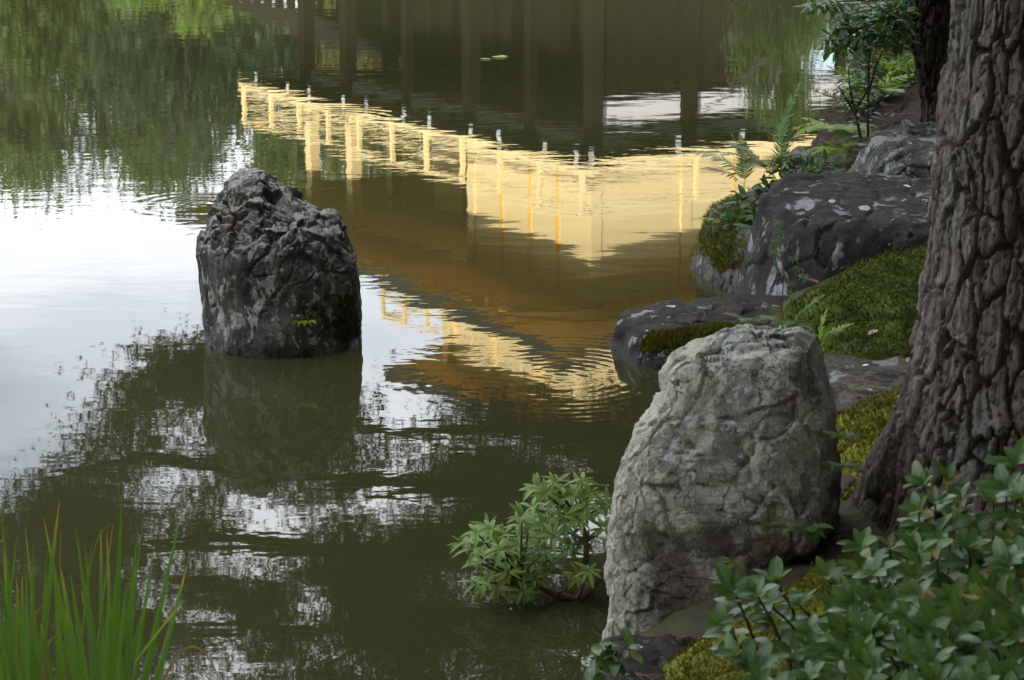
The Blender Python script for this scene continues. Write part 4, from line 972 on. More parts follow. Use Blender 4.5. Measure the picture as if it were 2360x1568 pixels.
# ---- the big shrub in the lower corner
M_SHRUB = leaf_mat('shrub_leaves', (0.036, 0.092, 0.018), (0.095, 0.170, 0.042), 0.38, .22, spec=.36, tip=(.30, .14, .04), mid=(.18, .25, .09))
M_SHRUB_O = leaf_mat('old_shrub_leaves', (0.16, 0.15, 0.03), (0.20, 0.09, 0.035), 0.5, .25, spec=.3)
M_SHRUB_Y = leaf_mat('young_shrub_leaves', (0.11, 0.19, 0.05), (0.20, 0.26, 0.08), 0.4, .3, spec=.4)
M_TWIG = plain('twig_bark', (0.09, 0.062, 0.045), .9, .4, 30)
shr = thing('leafy_shrub', 'broad shrub of oval grey-green leaves in the bank corner below the pine', 'shrub', (0.75, 2.6, gz(.75, 2.6)))
S0 = shr.location.copy()
geo_s = leaf_geo(.048, .0230, .18, .22, 6, (.55, .85))
ms = [leaf_mesh('leaf', M_SHRUB, .048, .0230, .22, .25, 7, (.55, .85)), leaf_mesh('leaf', M_SHRUB, .044, .0235, .15, .5, 7, (.5, .9)), leaf_mesh('leaf', M_SHRUB, .050, .0215, .40, .15, 7, (.6, .85)), leaf_mesh('leaf', M_SHRUB_Y, .040, .018, .2, .2, 7, (.6, .85)), leaf_mesh('leaf', M_SHRUB_O, .042, .020, .35, .5, 7, (.6, .85), wave=.5)]
OUT = ([1640, 1700, 1760, 1830, 1880, 1950, 2030, 2090, 2115, 2160, 2210, 2245, 2300, 2345, 2400, 2560], [1450, 1350, 1350, 1420, 1370, 1290, 1262, 1250, 1130, 1100, 1130, 1180, 1130, 1060, 1060, 1080])
tips = [(1690, 1365), (1745, 1372), (1665, 1440), (1790, 1345), (1845, 1400), (1905, 1330), (1985, 1262), (2050, 1268), (2090, 1290), (2130, 1120), (2185, 1110), (2215, 1150), (2345, 1075), (2290, 1160), (2120, 1180), (2160, 1230), (1700, 1510), (1740, 1545)]
for k in range(900):
    if len(tips) >= 140: break
    px, py = pr_.uniform(1700, 2480), pr_.uniform(1120, 1680)
    if py < np.interp(px, *OUT) + 20: continue
    if px < 1850 and py > 1440 and py < 1500 : continue
    if px < 1760 and py < 1520: continue
    if min((px - a)**2 + (py - b_)**2 for a, b_ in tips) < 26**2: continue
    tips.append((px, py))
tips.sort(key=lambda p: p[1] - .3 * p[0])
lim = [292]; J = Joined()
order = sorted(range(len(tips)), key=lambda i: (tips[i][0] > 2400 or tips[i][1] > 1600))
for i in order:
    px, py = tips[i]; top_ = np.interp(px, *OUT)
    Y = 2.92 - .75 * min(1, max(0, py - top_) / 480) + pr_.uniform(-.06, .06)
    p = atY(px, py, Y)
    root = Vector((p.x * .75 + .2 + pr_.uniform(-.08, .08), Y + pr_.uniform(-.05, .12), 0)); root.z = gz(root.x, root.y)
    ax_ = Vector((-.25 + pr_.uniform(-.35, .35), -.35 + pr_.uniform(-.3, .3), .9))
    b = MB(); c0 = bez(root - S0, (root + (p - root) * .6 + Vector((0, .05, .05))) - S0, p - S0, 5)
    b.tube(c0, [.0034, .003, .0026, .0022, .0016], 5); b.build('twig', M_TWIG, shr, True)
    mix_ = ms[:3] * 4 + [ms[4]] if pr_.random() < .8 else [ms[3], ms[0]]
    whorl(shr, p - S0, ax_, pr_.randint(5, 7), mix_, J, .82, pr_.uniform(.62, .95), lim)
    # a few leaves lower on the shoot
    for q in range(6):
        t = c0[2].lerp(c0[3], pr_.uniform(.3, 1)) if q > 2 else c0[3].lerp(c0[4], pr_.uniform(0, .8)); J.add(t, (pr_.uniform(-1, 1), pr_.uniform(-1, .5), pr_.uniform(-.1, .5)), (0, -.2, 1), pr_.uniform(.7, 1))
for k in range(700):                                  # the darker inside of the shrub
    px, py = pr_.uniform(1690, 2560), pr_.uniform(1150, 1700)
    if py < np.interp(px, *OUT) + 70 or (px < 1900 and 1400 < py < 1560 and px < 1780): continue
    Y = 2.98 - .7 * min(1, max(0, py - np.interp(px, *OUT)) / 480) + pr_.uniform(.08, .35)
    p = atY(px, py, Y)
    if p.z < gz(p.x, p.y) + .03: continue
    J.add(p - S0, (pr_.uniform(-1, 1), pr_.uniform(-1, 1), pr_.uniform(-.3, .6)), (pr_.uniform(-.4, .4), -.4, 1), pr_.uniform(.7, 1.1))
J.build('inner_leaves', geo_s, M_SHRUB, shr)

# ---- shrub leaning out over the water
M_PIER = leaf_mat('pieris_leaves', (0.135, 0.225, 0.038), (0.23, 0.33, 0.080), 0.45, .3, spec=.2, mid=(.2, .3, .1))
M_PIER_O = leaf_mat('yellowed_leaves', (0.22, 0.22, 0.03), (0.16, 0.2, 0.03), .45, .3)
P0 = Vector((.24, 4.72, .05))
pier = thing('leaning_shrub', 'shrub with drooping whorls of fresh green leaves leaning over the water beside the pale rock', 'shrub', P0)
mp = [leaf_mesh('leaf', M_PIER, .052, .0125, .25, .50, 7, (.7, .85)), leaf_mesh('leaf', M_PIER, .048, .0135, .2, .65, 7, (.7, .85)), leaf_mesh('leaf', M_PIER, .054, .0120, .35, .4, 7, (.7, .85))]
mpo = leaf_mesh('leaf', M_PIER_O, .052, .015, .1, .5, 6)
wc = [(1065,240),(915,290),(1340,220),(1265,310),(1430,315),(1060,480),(905,570),(1390,440),(1190,690),(1060,740),(250,800),(430,740),(480,680),(340,720),(280,880),(470,860),(510,990),(650,970),(945,880),(1025,965),(770,810),(1400,1080),(1290,1130),(560,870),(350,990),(640,1090),(760,1090),(960,1090),(330,1190),(540,1230),(430,1200),(770,1270),(1560,430),(1540,680),(1450,760),(1240,830),(860,470),(1130,400),(1180,560),(640,880),(880,1000),(1000,620),(1320,600),(990,330),(1180,380),(1300,520),(760,560),(820,700),(700,820),(380,930),(560,760),(880,1150),(480,1130)]
trunkpts = [P0 + Vector((.10, .0, -.02)), P0 + Vector((0.02, -.03, .03)), atY(1330, 1385, 4.6), atY(1280, 1370, 4.6), atY(1200, 1330, 4.6)]
b = MB(); b.tube([p - P0 for p in trunkpts], [.016, .014, .012, .010, .006], 8); b.build('main_stem', M_TWIG, pier, True)
st2 = [atY(1345, 1375, 4.63), atY(1350, 1310, 4.66), atY(1352, 1240, 4.66), atY(1335, 1190, 4.66)]
b = MB(); b.tube([p - P0 for p in st2], [.011, .009, .007, .004], 7); b.build('main_stem', M_TWIG, pier, True)
lim = [298]; J = Joined(); gp = leaf_geo(.054, .0135, .22, .30, 6)
for cx, cy in wc:
    px, py = (1080 + cx / 3.92) * .944, (1120 + cy / 3.92) * .944
    Y = 4.62 + pr_.uniform(-.10, .10) - .04 * (cy > 850)
    p = atY(px, py, Y)
    if p.z < .045: p = atZ(px, py, .05)
    src = min(trunkpts[2:] + st2, key=lambda s: (s - p).length)
    b = MB(); b.tube(bez(src - P0, (src * .5 + p * .5 + Vector((0, 0, -.012))) - P0, p - P0, 5), [.004, .0035, .003, .0025, .002], 5); b.build('twig', M_TWIG, pier, True)
    out = (p - src).normalized() if (p - src).length > .02 else Vector((0, 0, 1))
    whorl(pier, p - P0, out * .45 + Vector((0, -.35, .85)), pr_.randint(7, 9), mp if pr_.random() < .92 or cy < 900 else [mpo], J, 1.25, pr_.uniform(.70, .92), lim)
for k in range(len(wc)):
    cx, cy = wc[k]; cx += pr_.uniform(-70, 70); cy += pr_.uniform(-40, 80); p = atY((1080 + cx / 3.92) * .944, (1120 + cy / 3.92) * .944, 4.70 + pr_.uniform(-.05, .1))
    if p.z > .05: whorl(pier, p - P0, (pr_.uniform(-.5, .3), -.35, .8), 7, mp, J, 1.25, .78, [0])
for px, py in [(1205, 1395), (1215, 1375), (1190, 1350), (1225, 1360), (1180, 1340), (1240, 1345)]:
    p = atY(px, py - 25, 4.58); put('leaf', mp[1] if py > 1350 else mpo, pier, p - P0, (pr_.uniform(-.3, .3), -.2, -1), (0, -1, .2), 1.2)
J.build('inner_leaves', gp, M_PIER, pier)

# ---- irises
M_IRIS = leaf_mat('iris_blades', (0.055, 0.150, 0.018), (0.140, 0.270, 0.040), .40, .24, spec=.3, tip=(.45, .30, .04), mid=(.06, .13, .03))
M_IRIS_Y = leaf_mat('yellow_blades', (0.30, 0.34, 0.03), (0.36, 0.36, 0.04), .45, .35)
M_IRIS_D = leaf_mat('dead_blades', (0.20, 0.10, 0.045), (0.32, 0.18, 0.09), .6, .25)
def blade(parent, pts, w, mat, seg=12, twist=0.0, name='leaf'):
    """a sword leaf along a curve; flat side turned towards the pond"""
    P_ = [Vector(p) for p in pts]
    def at(t): return P_[0]*(1-t)**2 + P_[1]*2*t*(1-t) + P_[2]*t*t
    v, al, ac = [], [], []
    a0 = pr_.uniform(-.5, .5)
    for i in range(seg + 1):
        t = i / seg; p = at(t); T = (at(min(1, t+.02)) - at(max(0, t-.02))).normalized()
        side = T.cross(Vector((math.sin(a0 + twist * t), -math.cos(a0 + twist * t), 0))).normalized(); nrm = side.cross(T).normalized()
        ww = w / 2 * min(1, (1 - t) ** .75 * 1.7 + .02) * (.78 + .22 * min(1, t * 5))
        for s in (-1, -.35, .35, 1):
            v.append(tuple(p + side * s * ww + nrm * (1 - s * s) * ww * .22)); al.append(t); ac.append(abs(s))
    f = []
    for i in range(seg):
        for j in range(3): k = 4*i + j; f.append((k, k+1, k+5, k+4))
    me = mesh_np('leaf', np.array(v), f, mat, True); attr(me, 'along', al); attr(me, 'across', ac)
    return link(name, me, parent)
I0 = Vector((-.88, 3.45, -.02))
iris = thing('iris_clump', 'clump of tall sword-shaped green iris leaves at the water edge in the corner', 'plant', I0)
def cv(cx, cy): return cx / 3.0683 * .944, (1150 + cy / 3.0683) * .944
BL = [(915,115,850,1568,48),(445,225,268,1568,56),(1082,305,905,1568,30),(1358,320,1050,1568,54),(1405,700,1150,1568,52),(1160,525,985,1568,54),(755,430,765,1568,46),(1035,430,900,1568,50),(328,355,600,1640,46),(562,400,745,1568,44),(5,250,140,1600,40),(130,475,-10,1500,34),(190,420,320,1640,36),(250,520,245,1568,32),(945,840,890,1568,64),(865,790,815,1568,60),(455,720,600,1568,60),(418,960,452,1568,50),(525,740,650,1568,44),(1120,920,900,1568,44),(848,380,690,1500,22),(690,510,560,1568,22),(138,870,85,1568,54),(166,770,172,1568,44),(195,700,212,1568,50),(235,900,232,1568,34),(0,740,120,1568,40),(-60,620,60,1568,44),(640,540,700,1568,34),(800,440,840,1568,34),(-10,990,130,1700,44),(30,580,80,1568,36),(120,780,190,1620,36),(820,700,790,1568,40),(680,1020,740,1568,50),(580,1300,600,1600,44),(1040,580,960,1500,16),(350,590,300,1568,40),(455,430,440,1400,10),(400,700,480,1640,44),(300,1130,420,1640,40),(510,1010,470,1568,36)]
for k, (tx, ty, bx, by, w) in enumerate(BL):
    Yb = 3.45 + pr_.uniform(-.14, .14)
    a = atY(*cv(bx, by), Yb); t = atY(*cv(tx, ty), Yb + pr_.uniform(-.05, .07))
    d = t - a; base = a - d * ((a.z + .05) / max(.05, d.z)); base.x = a.x + (base.x - a.x) * .8
    m_ = (a + (t - base) * .12) + Vector(((bx - tx) * -.00002, 0, 0))
    blade(iris, [base - I0, m_ - I0, t - I0], w / 3.0683 * .944 * Yb / FPX * 1.22, M_IRIS, 14, pr_.uniform(-.5, .5))
for tx, ty, mx_, my_, bx, by, w, mt in [(1385,970,1240,1120,1015,1430,24,M_IRIS_Y),(605,890,640,1000,660,1150,26,M_IRIS_Y),(1640,1545,1430,1060,1215,1600,26,M_IRIS_D),(435,1255,330,1200,318,1620,34,M_IRIS_D),(362,975,240,1060,228,1200,22,M_IRIS_D),(555,1320,480,1230,470,1330,34,M_IRIS_D),(850,398,690,420,660,900,12,M_IRIS)]:
    Yb = 3.40 + pr_.uniform(-.03, .03)
    p = [atY(*cv(*q), Yb) for q in ((bx, by), (mx_, my_), (tx, ty))]
    blade(iris, [q - I0 for q in p], w / 3.0683 * .944 * Yb / FPX, mt, 14, .4)
IF = Vector((2.0, 10.6, 0))
iris2 = thing('iris_clump', 'small stand of iris leaves in the water behind the second pine', 'plant', IF)
for tx, ty, bx, by, w in [(680,440,780,800,22),(860,380,880,800,20),(905,420,900,800,22),(1000,430,985,790,26),(1130,400,1120,780,26),(1090,520,1105,780,26),(1205,400,1140,760,24),(1270,510,1190,760,22),(1150,470,1120,770,24),(540,640,660,780,18),(770,470,820,700,14),(1240,350,1130,600,14),(1045,470,1000,760,16),(1225,420,1180,780,18)]:
    Yb = 10.6 + pr_.uniform(-.2, .2); g_ = lambda cx, cy: ((1900 + cx / 3.92) * .944, cy / 3.92 * .944)
    a = atY(*g_(bx, by), Yb); t = atY(*g_(tx, ty), Yb); d = t - a; base = a - d * ((a.z + .02) / max(.05, d.z)) * .8
    blade(iris2, [base - IF, a + (t - a) * .35 + jit(.02) - IF, t - IF], w / 3.92 * .944 * Yb / FPX, M_IRIS if pr_.random() < .8 else M_IRIS_Y, 8, .4)

# ---- ferns
M_FERN = leaf_mat('fern_fronds', (0.075, 0.15, 0.03), (0.13, 0.22, 0.05), .5, .35)
M_FERN_Y = leaf_mat('yellow_green_fronds', (0.22, 0.34, 0.04), (0.34, 0.44, 0.07), .5, .4)
M_FERN_D = leaf_mat('dark_fronds', (0.03, 0.075, 0.03), (0.05, 0.11, 0.04), .45, .25)
def frond_mesh(mat, L_, W_, droop, pairs, seed, fat=.42):
    r = random.Random(seed); v, f = [], []
    def at(t): return Vector((L_ * (t - .12 * t * t), .03 * L_ * math.sin(t * 3 + seed), L_ * (.45 * t - droop * t * t)))
    for i in range(12):
        t0, t1 = i / 12, (i + 1) / 12; a, b = at(t0), at(t1); w = .008 * L_ * (1.2 - t0); n0 = len(v)
        v += [tuple(a + Vector((0, w, 0))), tuple(a - Vector((0, w, 0))), tuple(b - Vector((0, w, 0))), tuple(b + Vector((0, w, 0)))]; f.append((n0, n0+1, n0+2, n0+3))
    for i in range(pairs):
        t = .14 + .85 * i / pairs; p = at(t); T = (at(min(1, t+.02)) - p).normalized(); l = W_ * math.sin(math.pi * min(1, (.18 + .82 * t)) ** .9) ** .8 * (1 - .25 * t) + .03 * W_
        for s in (-1, 1):
            d = (T * .35 + Vector((0, s, 0)) + Vector((0, 0, r.uniform(-.3, .1)))).normalized(); wd = T * (L_ / pairs) * fat; n0 = len(v)
            v += [tuple(p - wd * .6), tuple(p + d * l * .5 - wd * .9 + Vector((0, 0, .02 * l))), tuple(p + d * l), tuple(p + d * l * .5 + wd * .7), tuple(p + wd * .6)]; f.append((n0, n0+1, n0+2, n0+3, n0+4))
    return mesh_np('frond', np.array(v), f, mat)
FR = {k: [frond_mesh(m, 1, .30, dr, 24, s) for s, dr in ((1, .5), (2, .75), (3, .3))] for k, m in (('g', M_FERN), ('y', M_FERN_Y), ('d', M_FERN_D))}
def fern(name, label, base, kind, fronds, group=None):
    """fronds: list of (direction, length)"""
    t = thing(name, label, 'fern', base, 0, group)
    for d, l in fronds:
        put('frond', pr_.choice(FR[kind]), t, jit(.006), Vector((d[0], d[1], .15 + d[2] * .5)), (0, 0, 1), l * 1.2)
    return t
def fan(n, l, a0=-math.pi, a1=0.0, up=.5): return [((math.cos(a), math.sin(a), up * pr_.uniform(.4, 1.6)), l * pr_.uniform(.75, 1.15)) for a in [a0 + (a1 - a0) * (k + .5) / n + pr_.uniform(-.2, .2) for k in range(n)]]
def onto(px, py, Y): return atY(px, py, Y)
fern('fern', 'bright fern tuft growing between the pale rock and the moss bed', onto(1820, 760, 6.35), 'g', fan(6, .13, -3.3, .3, 1.0))
fern('fern', 'pale upright fern fronds beside the top corner of the pale rock', onto(1895, 820, 5.85), 'y', [((.25, 0, 1.6), .14), ((.1, -.1, 1.8), .12), ((-.2, 0, 1.6), .10), ((.4, .1, 1.1), .12)])
fern('fern', 'small fern on the moss of the low shore rock', onto(1725, 748, 6.75), 'g', fan(4, .10, -3.3, .2, .6))
fern('fern', 'yellow-green hanging fern clump over the water below the dark sapling', onto(1925, 305, 8.75), 'y', fan(15, .20, -3.6, -.2, .1))
fern('fern', 'low bright fern under the hanging fern clump', onto(1930, 352, 8.5), 'y', fan(9, .13, -3.4, -.1, .3))
fern('fern', 'yellow fern bed behind the dark sapling', onto(2050, 240, 9.6), 'y', fan(16, .22, -3.4, .4, .9))
fern('fern', 'yellow-green fern between the sapling stems and the water', onto(1995, 238, 9.3), 'y', fan(12, .24, -3.4, .3, .9))
fern('fern', 'upright yellow fern against the far iris leaves', onto(2075, 225, 9.7), 'y', fan(9, .26, -3.0, .3, 1.4))
fern('fern', 'greenish fern bed beside the foot of the second pine', onto(2105, 235, 9.5), 'y', fan(10, .18, -3.2, .2, 1.0))
fern('fern', 'arching fern among the bushes on the mossy boulder', onto(1770, 395, 8.1), 'g', fan(9, .22, -3.6, .4, .8))
fern('fern', 'thin fern with curled tip leaning over the gilded reflection', onto(1715, 430, 8.15), 'g', [((-.7, .1, 1.0), .26), ((-.45, 0, 1.5), .22), ((-.9, 0, .5), .18), ((-.1, .1, 1.5), .2)])
fern('fern', 'long fern shoot rising highest from the boulder bushes', onto(1800, 400, 8.0), 'g', [((.35, 0, 1.7), .34), ((.2, .1, 1.4), .22), ((-.1, 0, 1.8), .26)])
fern('fern', 'yellowish curled fern at the tip of the mossy boulder', onto(1690, 545, 8.0), 'y', [((-.6, -.1, 1.2), .15), ((-.75, 0, .9), .16), ((-.9, -.2, .3), .1), ((-1, -.3, .1), .09)])
fern('fern', 'dark blue-green fern frond flat against the mossy boulder', onto(1760, 535, 7.62), 'd', [((-1, -.3, .0), .12), ((-.9, -.5, -.1), .11), ((-.3, -1, .0), .10), ((-1, .1, .2), .09)])
for (px, py, dpt, l, lab) in [(1770, 1215, 4.06, .05, 'small fern in the crack low on the pale rock'), (1855, 1225, 4.06, .065, 'larger strap fern tuft at the shaded corner of the pale rock'), (1940, 1010, 4.22, .05, 'fern tuft on the shaded edge of the pale rock'), (1935, 1080, 4.2, .05, 'hanging fern below the tuft on the edge of the pale rock'), (1690, 1300, 4.08, .03, 'tiny yellow-green sprig on the pale rock face')]:
    fern('small_fern', lab, onto(px, py, dpt), 'y' if px < 1700 else 'g', fan(8, l, -3.0, -.1, .2))
# ---- leafy plants
M_DARKLEAF = leaf_mat('glossy_dark_leaves', (0.020, 0.060, 0.018), (0.045, 0.110, 0.030), .38, .18, spec=.3)
M_MIDLEAF = leaf_mat('glossy_leaves', (0.040, 0.110, 0.020), (0.08, 0.165, 0.034), .38, .25, spec=.32)
M_REDLEAF = leaf_mat('red_leaves', (0.30, 0.04, 0.03), (0.42, 0.14, 0.04), .45, .3)
md = [leaf_mesh('leaf', M_DARKLEAF, .045, .017, .25, .35, 5), leaf_mesh('leaf', M_DARKLEAF, .04, .016, .15, .2, 5)]
mm = [leaf_mesh('leaf', M_MIDLEAF, .045, .018, .2, .3, 5), leaf_mesh('leaf', M_MIDLEAF, .04, .016, .3, .15, 5)]
mr = [leaf_mesh('leaf', M_REDLEAF, .035, .012, .2, .2, 5)]
md2 = [leaf_mesh('leaf', M_DARKLEAF, .05, .016, .35, .75, 7)]
def leafy(name, label, base, blobs, mes, n, size, stems=True, cat='plant', twig=M_TWIG, root=None):
    """blobs: (px, py, Y, rx_px, ry_px): leaf clumps"""
    t = thing(name, label, cat, base); B = Vector(base)
    tot = sum(b[3] * b[4] for b in blobs)
    for (px, py, Y, rx, ry) in blobs:
        c = atY(px, py, Y)
        if stems:
            s = Vector(root) if root else B
            b = MB(); b.tube(bez(s - B, (s * .5 + c * .5 + Vector((0, 0, .02))) - B, c - B, 5), [.005, .004, .003, .003, .002], 5); b.build('twig', twig, t, True)
        k = max(3, int(n * rx * ry / tot))
        for i in range(k):
            a, r_ = pr_.uniform(0, 6.28), pr_.random() ** .5
            p = atY(px + math.cos(a) * r_ * rx, py + math.sin(a) * r_ * ry, Y + pr_.uniform(-.5, .5) * rx / FPX * Y)
            d = (p - c).normalized() * .6 + Vector((pr_.uniform(-.7, .7), pr_.uniform(-.9, .3), pr_.uniform(-.25, .4)))
            put('leaf', pr_.choice(mes), t, p - B, d, (pr_.uniform(-.4, .4), -.3, 1), size * pr_.uniform(.75, 1.2))
    return t
Yc = 8.55
leafy('camellia_branch', 'leafy branch of glossy green leaves hanging from the dark trunk over the bank', atY(2100, 5, Yc + .1), [(1890, 8, Yc, 42, 16), (1935, 95, Yc, 34, 22), (1912, 112, Yc, 26, 14), (1985, 75, Yc, 46, 36), (2040, 60, Yc, 44, 46), (2010, 20, Yc, 50, 24), (2070, 90, Yc, 26, 24), (2075, 40, Yc, 26, 36), (1945, 60, Yc, 24, 16)], mm + md[:1], 299, 1.2, cat='branch')
J = Joined(); cb = bpy.data.objects['camellia_branch']
for k in range(420):
    px, py, rx, ry = pr_.choice([(1985, 75, 55, 40), (2045, 60, 46, 50), (2010, 20, 60, 26), (2072, 70, 30, 44), (1935, 95, 34, 24), (1900, 8, 50, 16), (1960, 40, 30, 24)])
    a, r_ = pr_.uniform(0, 6.28), pr_.random() ** .5; p = atY(px + math.cos(a) * r_ * rx, py + math.sin(a) * r_ * ry, Yc + pr_.uniform(.0, .25)); J.add(p - cb.location, (pr_.uniform(-1, 1), pr_.uniform(-1, .5), pr_.uniform(-.5, .3)), (pr_.uniform(-.4, .4), -.4, 1), pr_.uniform(.9, 1.3))
J.build('inner_leaves', leaf_geo(.045, .018, .2, .3, 5), M_MIDLEAF, cb)
leafy('low_bush', 'dark glossy bush with a few red leaves on top of the mossy boulder', atY(1770, 500, 7.95), [(1725, 465, 7.95, 38, 28), (1770, 475, 7.9, 44, 34), (1700, 480, 7.98, 22, 18), (1745, 505, 7.85, 36, 18), (1810, 465, 7.85, 30, 26), (1700, 520, 7.9, 26, 20), (1790, 500, 7.8, 30, 20)], md + mm[:1], 230, 1.2)
leafy('low_bush', 'leafy bush at the upper edge of the dark boulder', atY(1840, 420, 7.95), [(1850, 420, 7.85, 42, 28), (1890, 405, 7.85, 32, 20), (1830, 390, 7.95, 34, 22), (1800, 420, 7.95, 30, 20), (1860, 380, 8.0, 30, 14), (1780, 440, 7.9, 30, 20), (1905, 390, 7.85, 20, 16)], mm + md, 210, 1.2)
leafy('red_sprig', 'sprig of small red leaves in the dark bush', atY(1760, 470, 7.85), [(1728, 470, 7.8, 16, 8), (1800, 450, 7.8, 14, 8), (1880, 408, 7.75, 6, 6)], mr, 16, .6)
leafy('leafy_undergrowth', 'small leafy plant beside the foot of the second pine', atY(2110, 240, 9.3), [(2100, 190, 9.3, 14, 34), (2108, 225, 9.3, 18, 26)], md, 46, .9)
leafy('foot_plant', 'small plant of light green oval leaves at the water-side foot of the pale rock', atY(1420, 1545, 3.66), [(1385, 1487, 3.68, 20, 12), (1420, 1500, 3.66, 30, 14), (1440, 1495, 3.66, 20, 12), (1395, 1520, 3.66, 22, 16), (1365, 1532, 3.68, 16, 8), (1395, 1548, 3.66, 16, 10)], ms[:2] + [ms[3]], 34, .82)
leafy('bank_bush', 'green bush on the bank between the sapling and the second pine', atY(2060, 235, 9.6), [(2000, 165, 9.6, 34, 26), (2050, 190, 9.6, 34, 30), (1960, 205, 9.5, 28, 22), (2085, 150, 9.6, 20, 26)], mm, 150, 1.1)
# young dark sapling with two stems
Bs = atY(2018, 308, 8.45); sap = thing('sapling', 'young sapling with small dark drooping leaves on two thin stems by the grey boulder', 'plant', Bs)
for pts_ in ([(858,1310),(860,900),(870,600),(905,410)], [(790,1335),(740,1090),(690,880),(660,560)], [(860,900),(930,640),(1000,490)], [(860,1050),(1000,960),(1100,900)], [(740,1090),(650,950),(580,830)], [(720, 1050), (820, 930), (900, 760)]):
    W_ = [atY((1900 + x / 3.92) * .944, y / 3.92 * .944, 8.45 + pr_.uniform(-.04, .04)) for x, y in pts_]
    b = MB(); b.tube([p - Bs for p in W_], [.006 - .0013 * i for i in range(len(W_))], 6); b.build('stem', M_TWIG, sap, True)
    for i in range(len(W_) - 1):
        n_ = int((W_[i+1] - W_[i]).length / .0085)
        for k in range(n_):
            t = k / n_
            if i == 0 and len(pts_) == 4 and t < .35: continue
            a = pr_.uniform(0, 6.28); put('leaf', md2[0], sap, W_[i].lerp(W_[i+1], t) - Bs, (math.cos(a), math.sin(a) * .7 - .2, .55), (0, 0, 1), pr_.uniform(1.1, 1.6))
# red-leaved twig over the water
Br = atY(2060, 245, 8.9); rt = thing('nandina_twig', 'thin twig with red and orange leaves reaching out over the water', 'twig', Br)
g6 = lambda cx, cy, Y: atY((1900 + cx / 3.92) * .944, cy / 3.92 * .944, Y)
W_ = [Br, g6(660, 970, 8.85), g6(500, 925, 8.85), g6(345, 875, 8.85)]
b = MB(); b.tube([p - Br for p in W_], [.004, .003, .0025, .0015], 5); b.build('stem', M_REDLEAF, rt, True)
for k in range(34):
    t = pr_.random(); p = W_[1].lerp(W_[3], t); put('leaf', mr[0], rt, p - Br, (pr_.uniform(-1, .3), pr_.uniform(-.6, .6), pr_.uniform(-.1, 1)), (0, 0, 1), pr_.uniform(.5, .85))
# maple seedlings in front of the dark boulder
M_MAPLE = leaf_mat('maple_leaves', (0.09, 0.19, 0.03), (0.16, 0.27, 0.05), .5, .4)
def maple_mesh():
    v = [(0, 0, 0)]; f = []
    for k in range(7):
        a = R(-126 + 42 * k); l = [.55, .8, .95, 1, .95, .8, .55][k]; n0 = len(v); w = .16
        v += [(math.cos(a - w*1.1) * l * .45, math.sin(a - w*1.1) * l * .45, .03), (math.cos(a) * l, math.sin(a) * l, -.22 * l), (math.cos(a + w*1.1) * l * .45, math.sin(a + w*1.1) * l * .45, .03)]
        f.append((0, n0, n0+1, n0+2))
    return mesh_np('leaf', np.array(v), f, M_MAPLE)
mpl = maple_mesh()
for lab, base, stem, lv in [('maple seedling with small star leaves in front of the dark boulder', (1812, 800, 6.4), [(1812, 800), (1800, 700), (1808, 640), (1795, 560)], [(1938*.944, 628*.944), (1893*.944, 653*.944), (1948*.944, 655*.944), (1905*.944, 540*.944), (1910*.944, 565*.944), (1888*.944, 600*.944), (1930*.944, 690*.944), (1934*.944, 715*.944), (1922*.944, 735*.944), (1895*.944, 615*.944), (1900*.944, 585*.944), (1965*.944, 672*.944)]),
        ('second maple seedling leaning towards the moss bed', (1815, 810, 6.3), [(1815, 810), (1840, 770), (1890, 740), (1945, 710)], [(1985*.944, 750*.944), (2015*.944, 745*.944), (2020*.944, 768*.944), (2045*.944, 755*.944), (1998*.944, 770*.944)])]:
    B_ = atY(*base); t = thing('maple_seedling', lab, 'plant', B_)
    W_ = [atY(x, y, base[2]) for x, y in stem]; b = MB(); b.tube([p - B_ for p in W_], [.0025, .002, .0016, .001], 5); b.build('stem', M_REDLEAF, t, True)
    for px, py in lv:
        p = atY(px, py, base[2] - .03); put('leaf', mpl, t, p - B_, (pr_.uniform(-.6, .6), -.6, -.5), (pr_.uniform(-.3, .3), -.7, .8), pr_.uniform(.022, .032))
# seedling on the standing stone
Bq = atY(703, 757, 6.72); t = thing('rock_seedling', 'tiny grass-like seedling growing from the standing stone', 'plant', Bq)
for k in range(10):
    a = -3.3 + 3.6 * k / 9; o_ = [(-.016, 0, .018), (.014, 0, .02)][k % 2]
    blade(t, [Vector(o_), Vector(o_) + Vector((math.cos(a) * .012, -.012, .016)), Vector(o_) + Vector((math.cos(a) * .032, -.022, .002 + .012 * math.sin(a)))], .006, M_IRIS_Y if k % 3 else M_FERN_Y, 6)
# ================================================================== moss, litter and small things
def moss_mat(name, a, b_):
    m, n, l, b = mat_new(name)
    tc = n.new('ShaderNodeTexCoord'); P = tc.outputs['Object']; geo = n.new('ShaderNodeNewGeometry')
    f1 = noise_(n, l, P, 9, 4, .6); f2 = noise_(n, l, P, 60, 4, .6)
    f = math_(n, l, 'ADD', math_(n, l, 'MULTIPLY', f1, .5), math_(n, l, 'ADD', math_(n, l, 'MULTIPLY', f2, .3), math_(n, l, 'MULTIPLY', geo.outputs['Random Per Island'], .3)))
    r = ramp(n, [(.35, a), (.75, b_)]); l.new(f, r.inputs[0]); l.new(r.outputs[0], b.inputs['Base Color'])
    b.inputs['Roughness'].default_value = .95; b.inputs['Specular IOR Level'].default_value = .15; return m
M_MOSS_G = moss_mat('green_moss', (.024, .036, .006), (.125, .155, .020))
M_MOSS_Y = moss_mat('yellow_moss', (.045, .054, .007), (.205, .205, .024))
mr_ = np.random.default_rng(77)
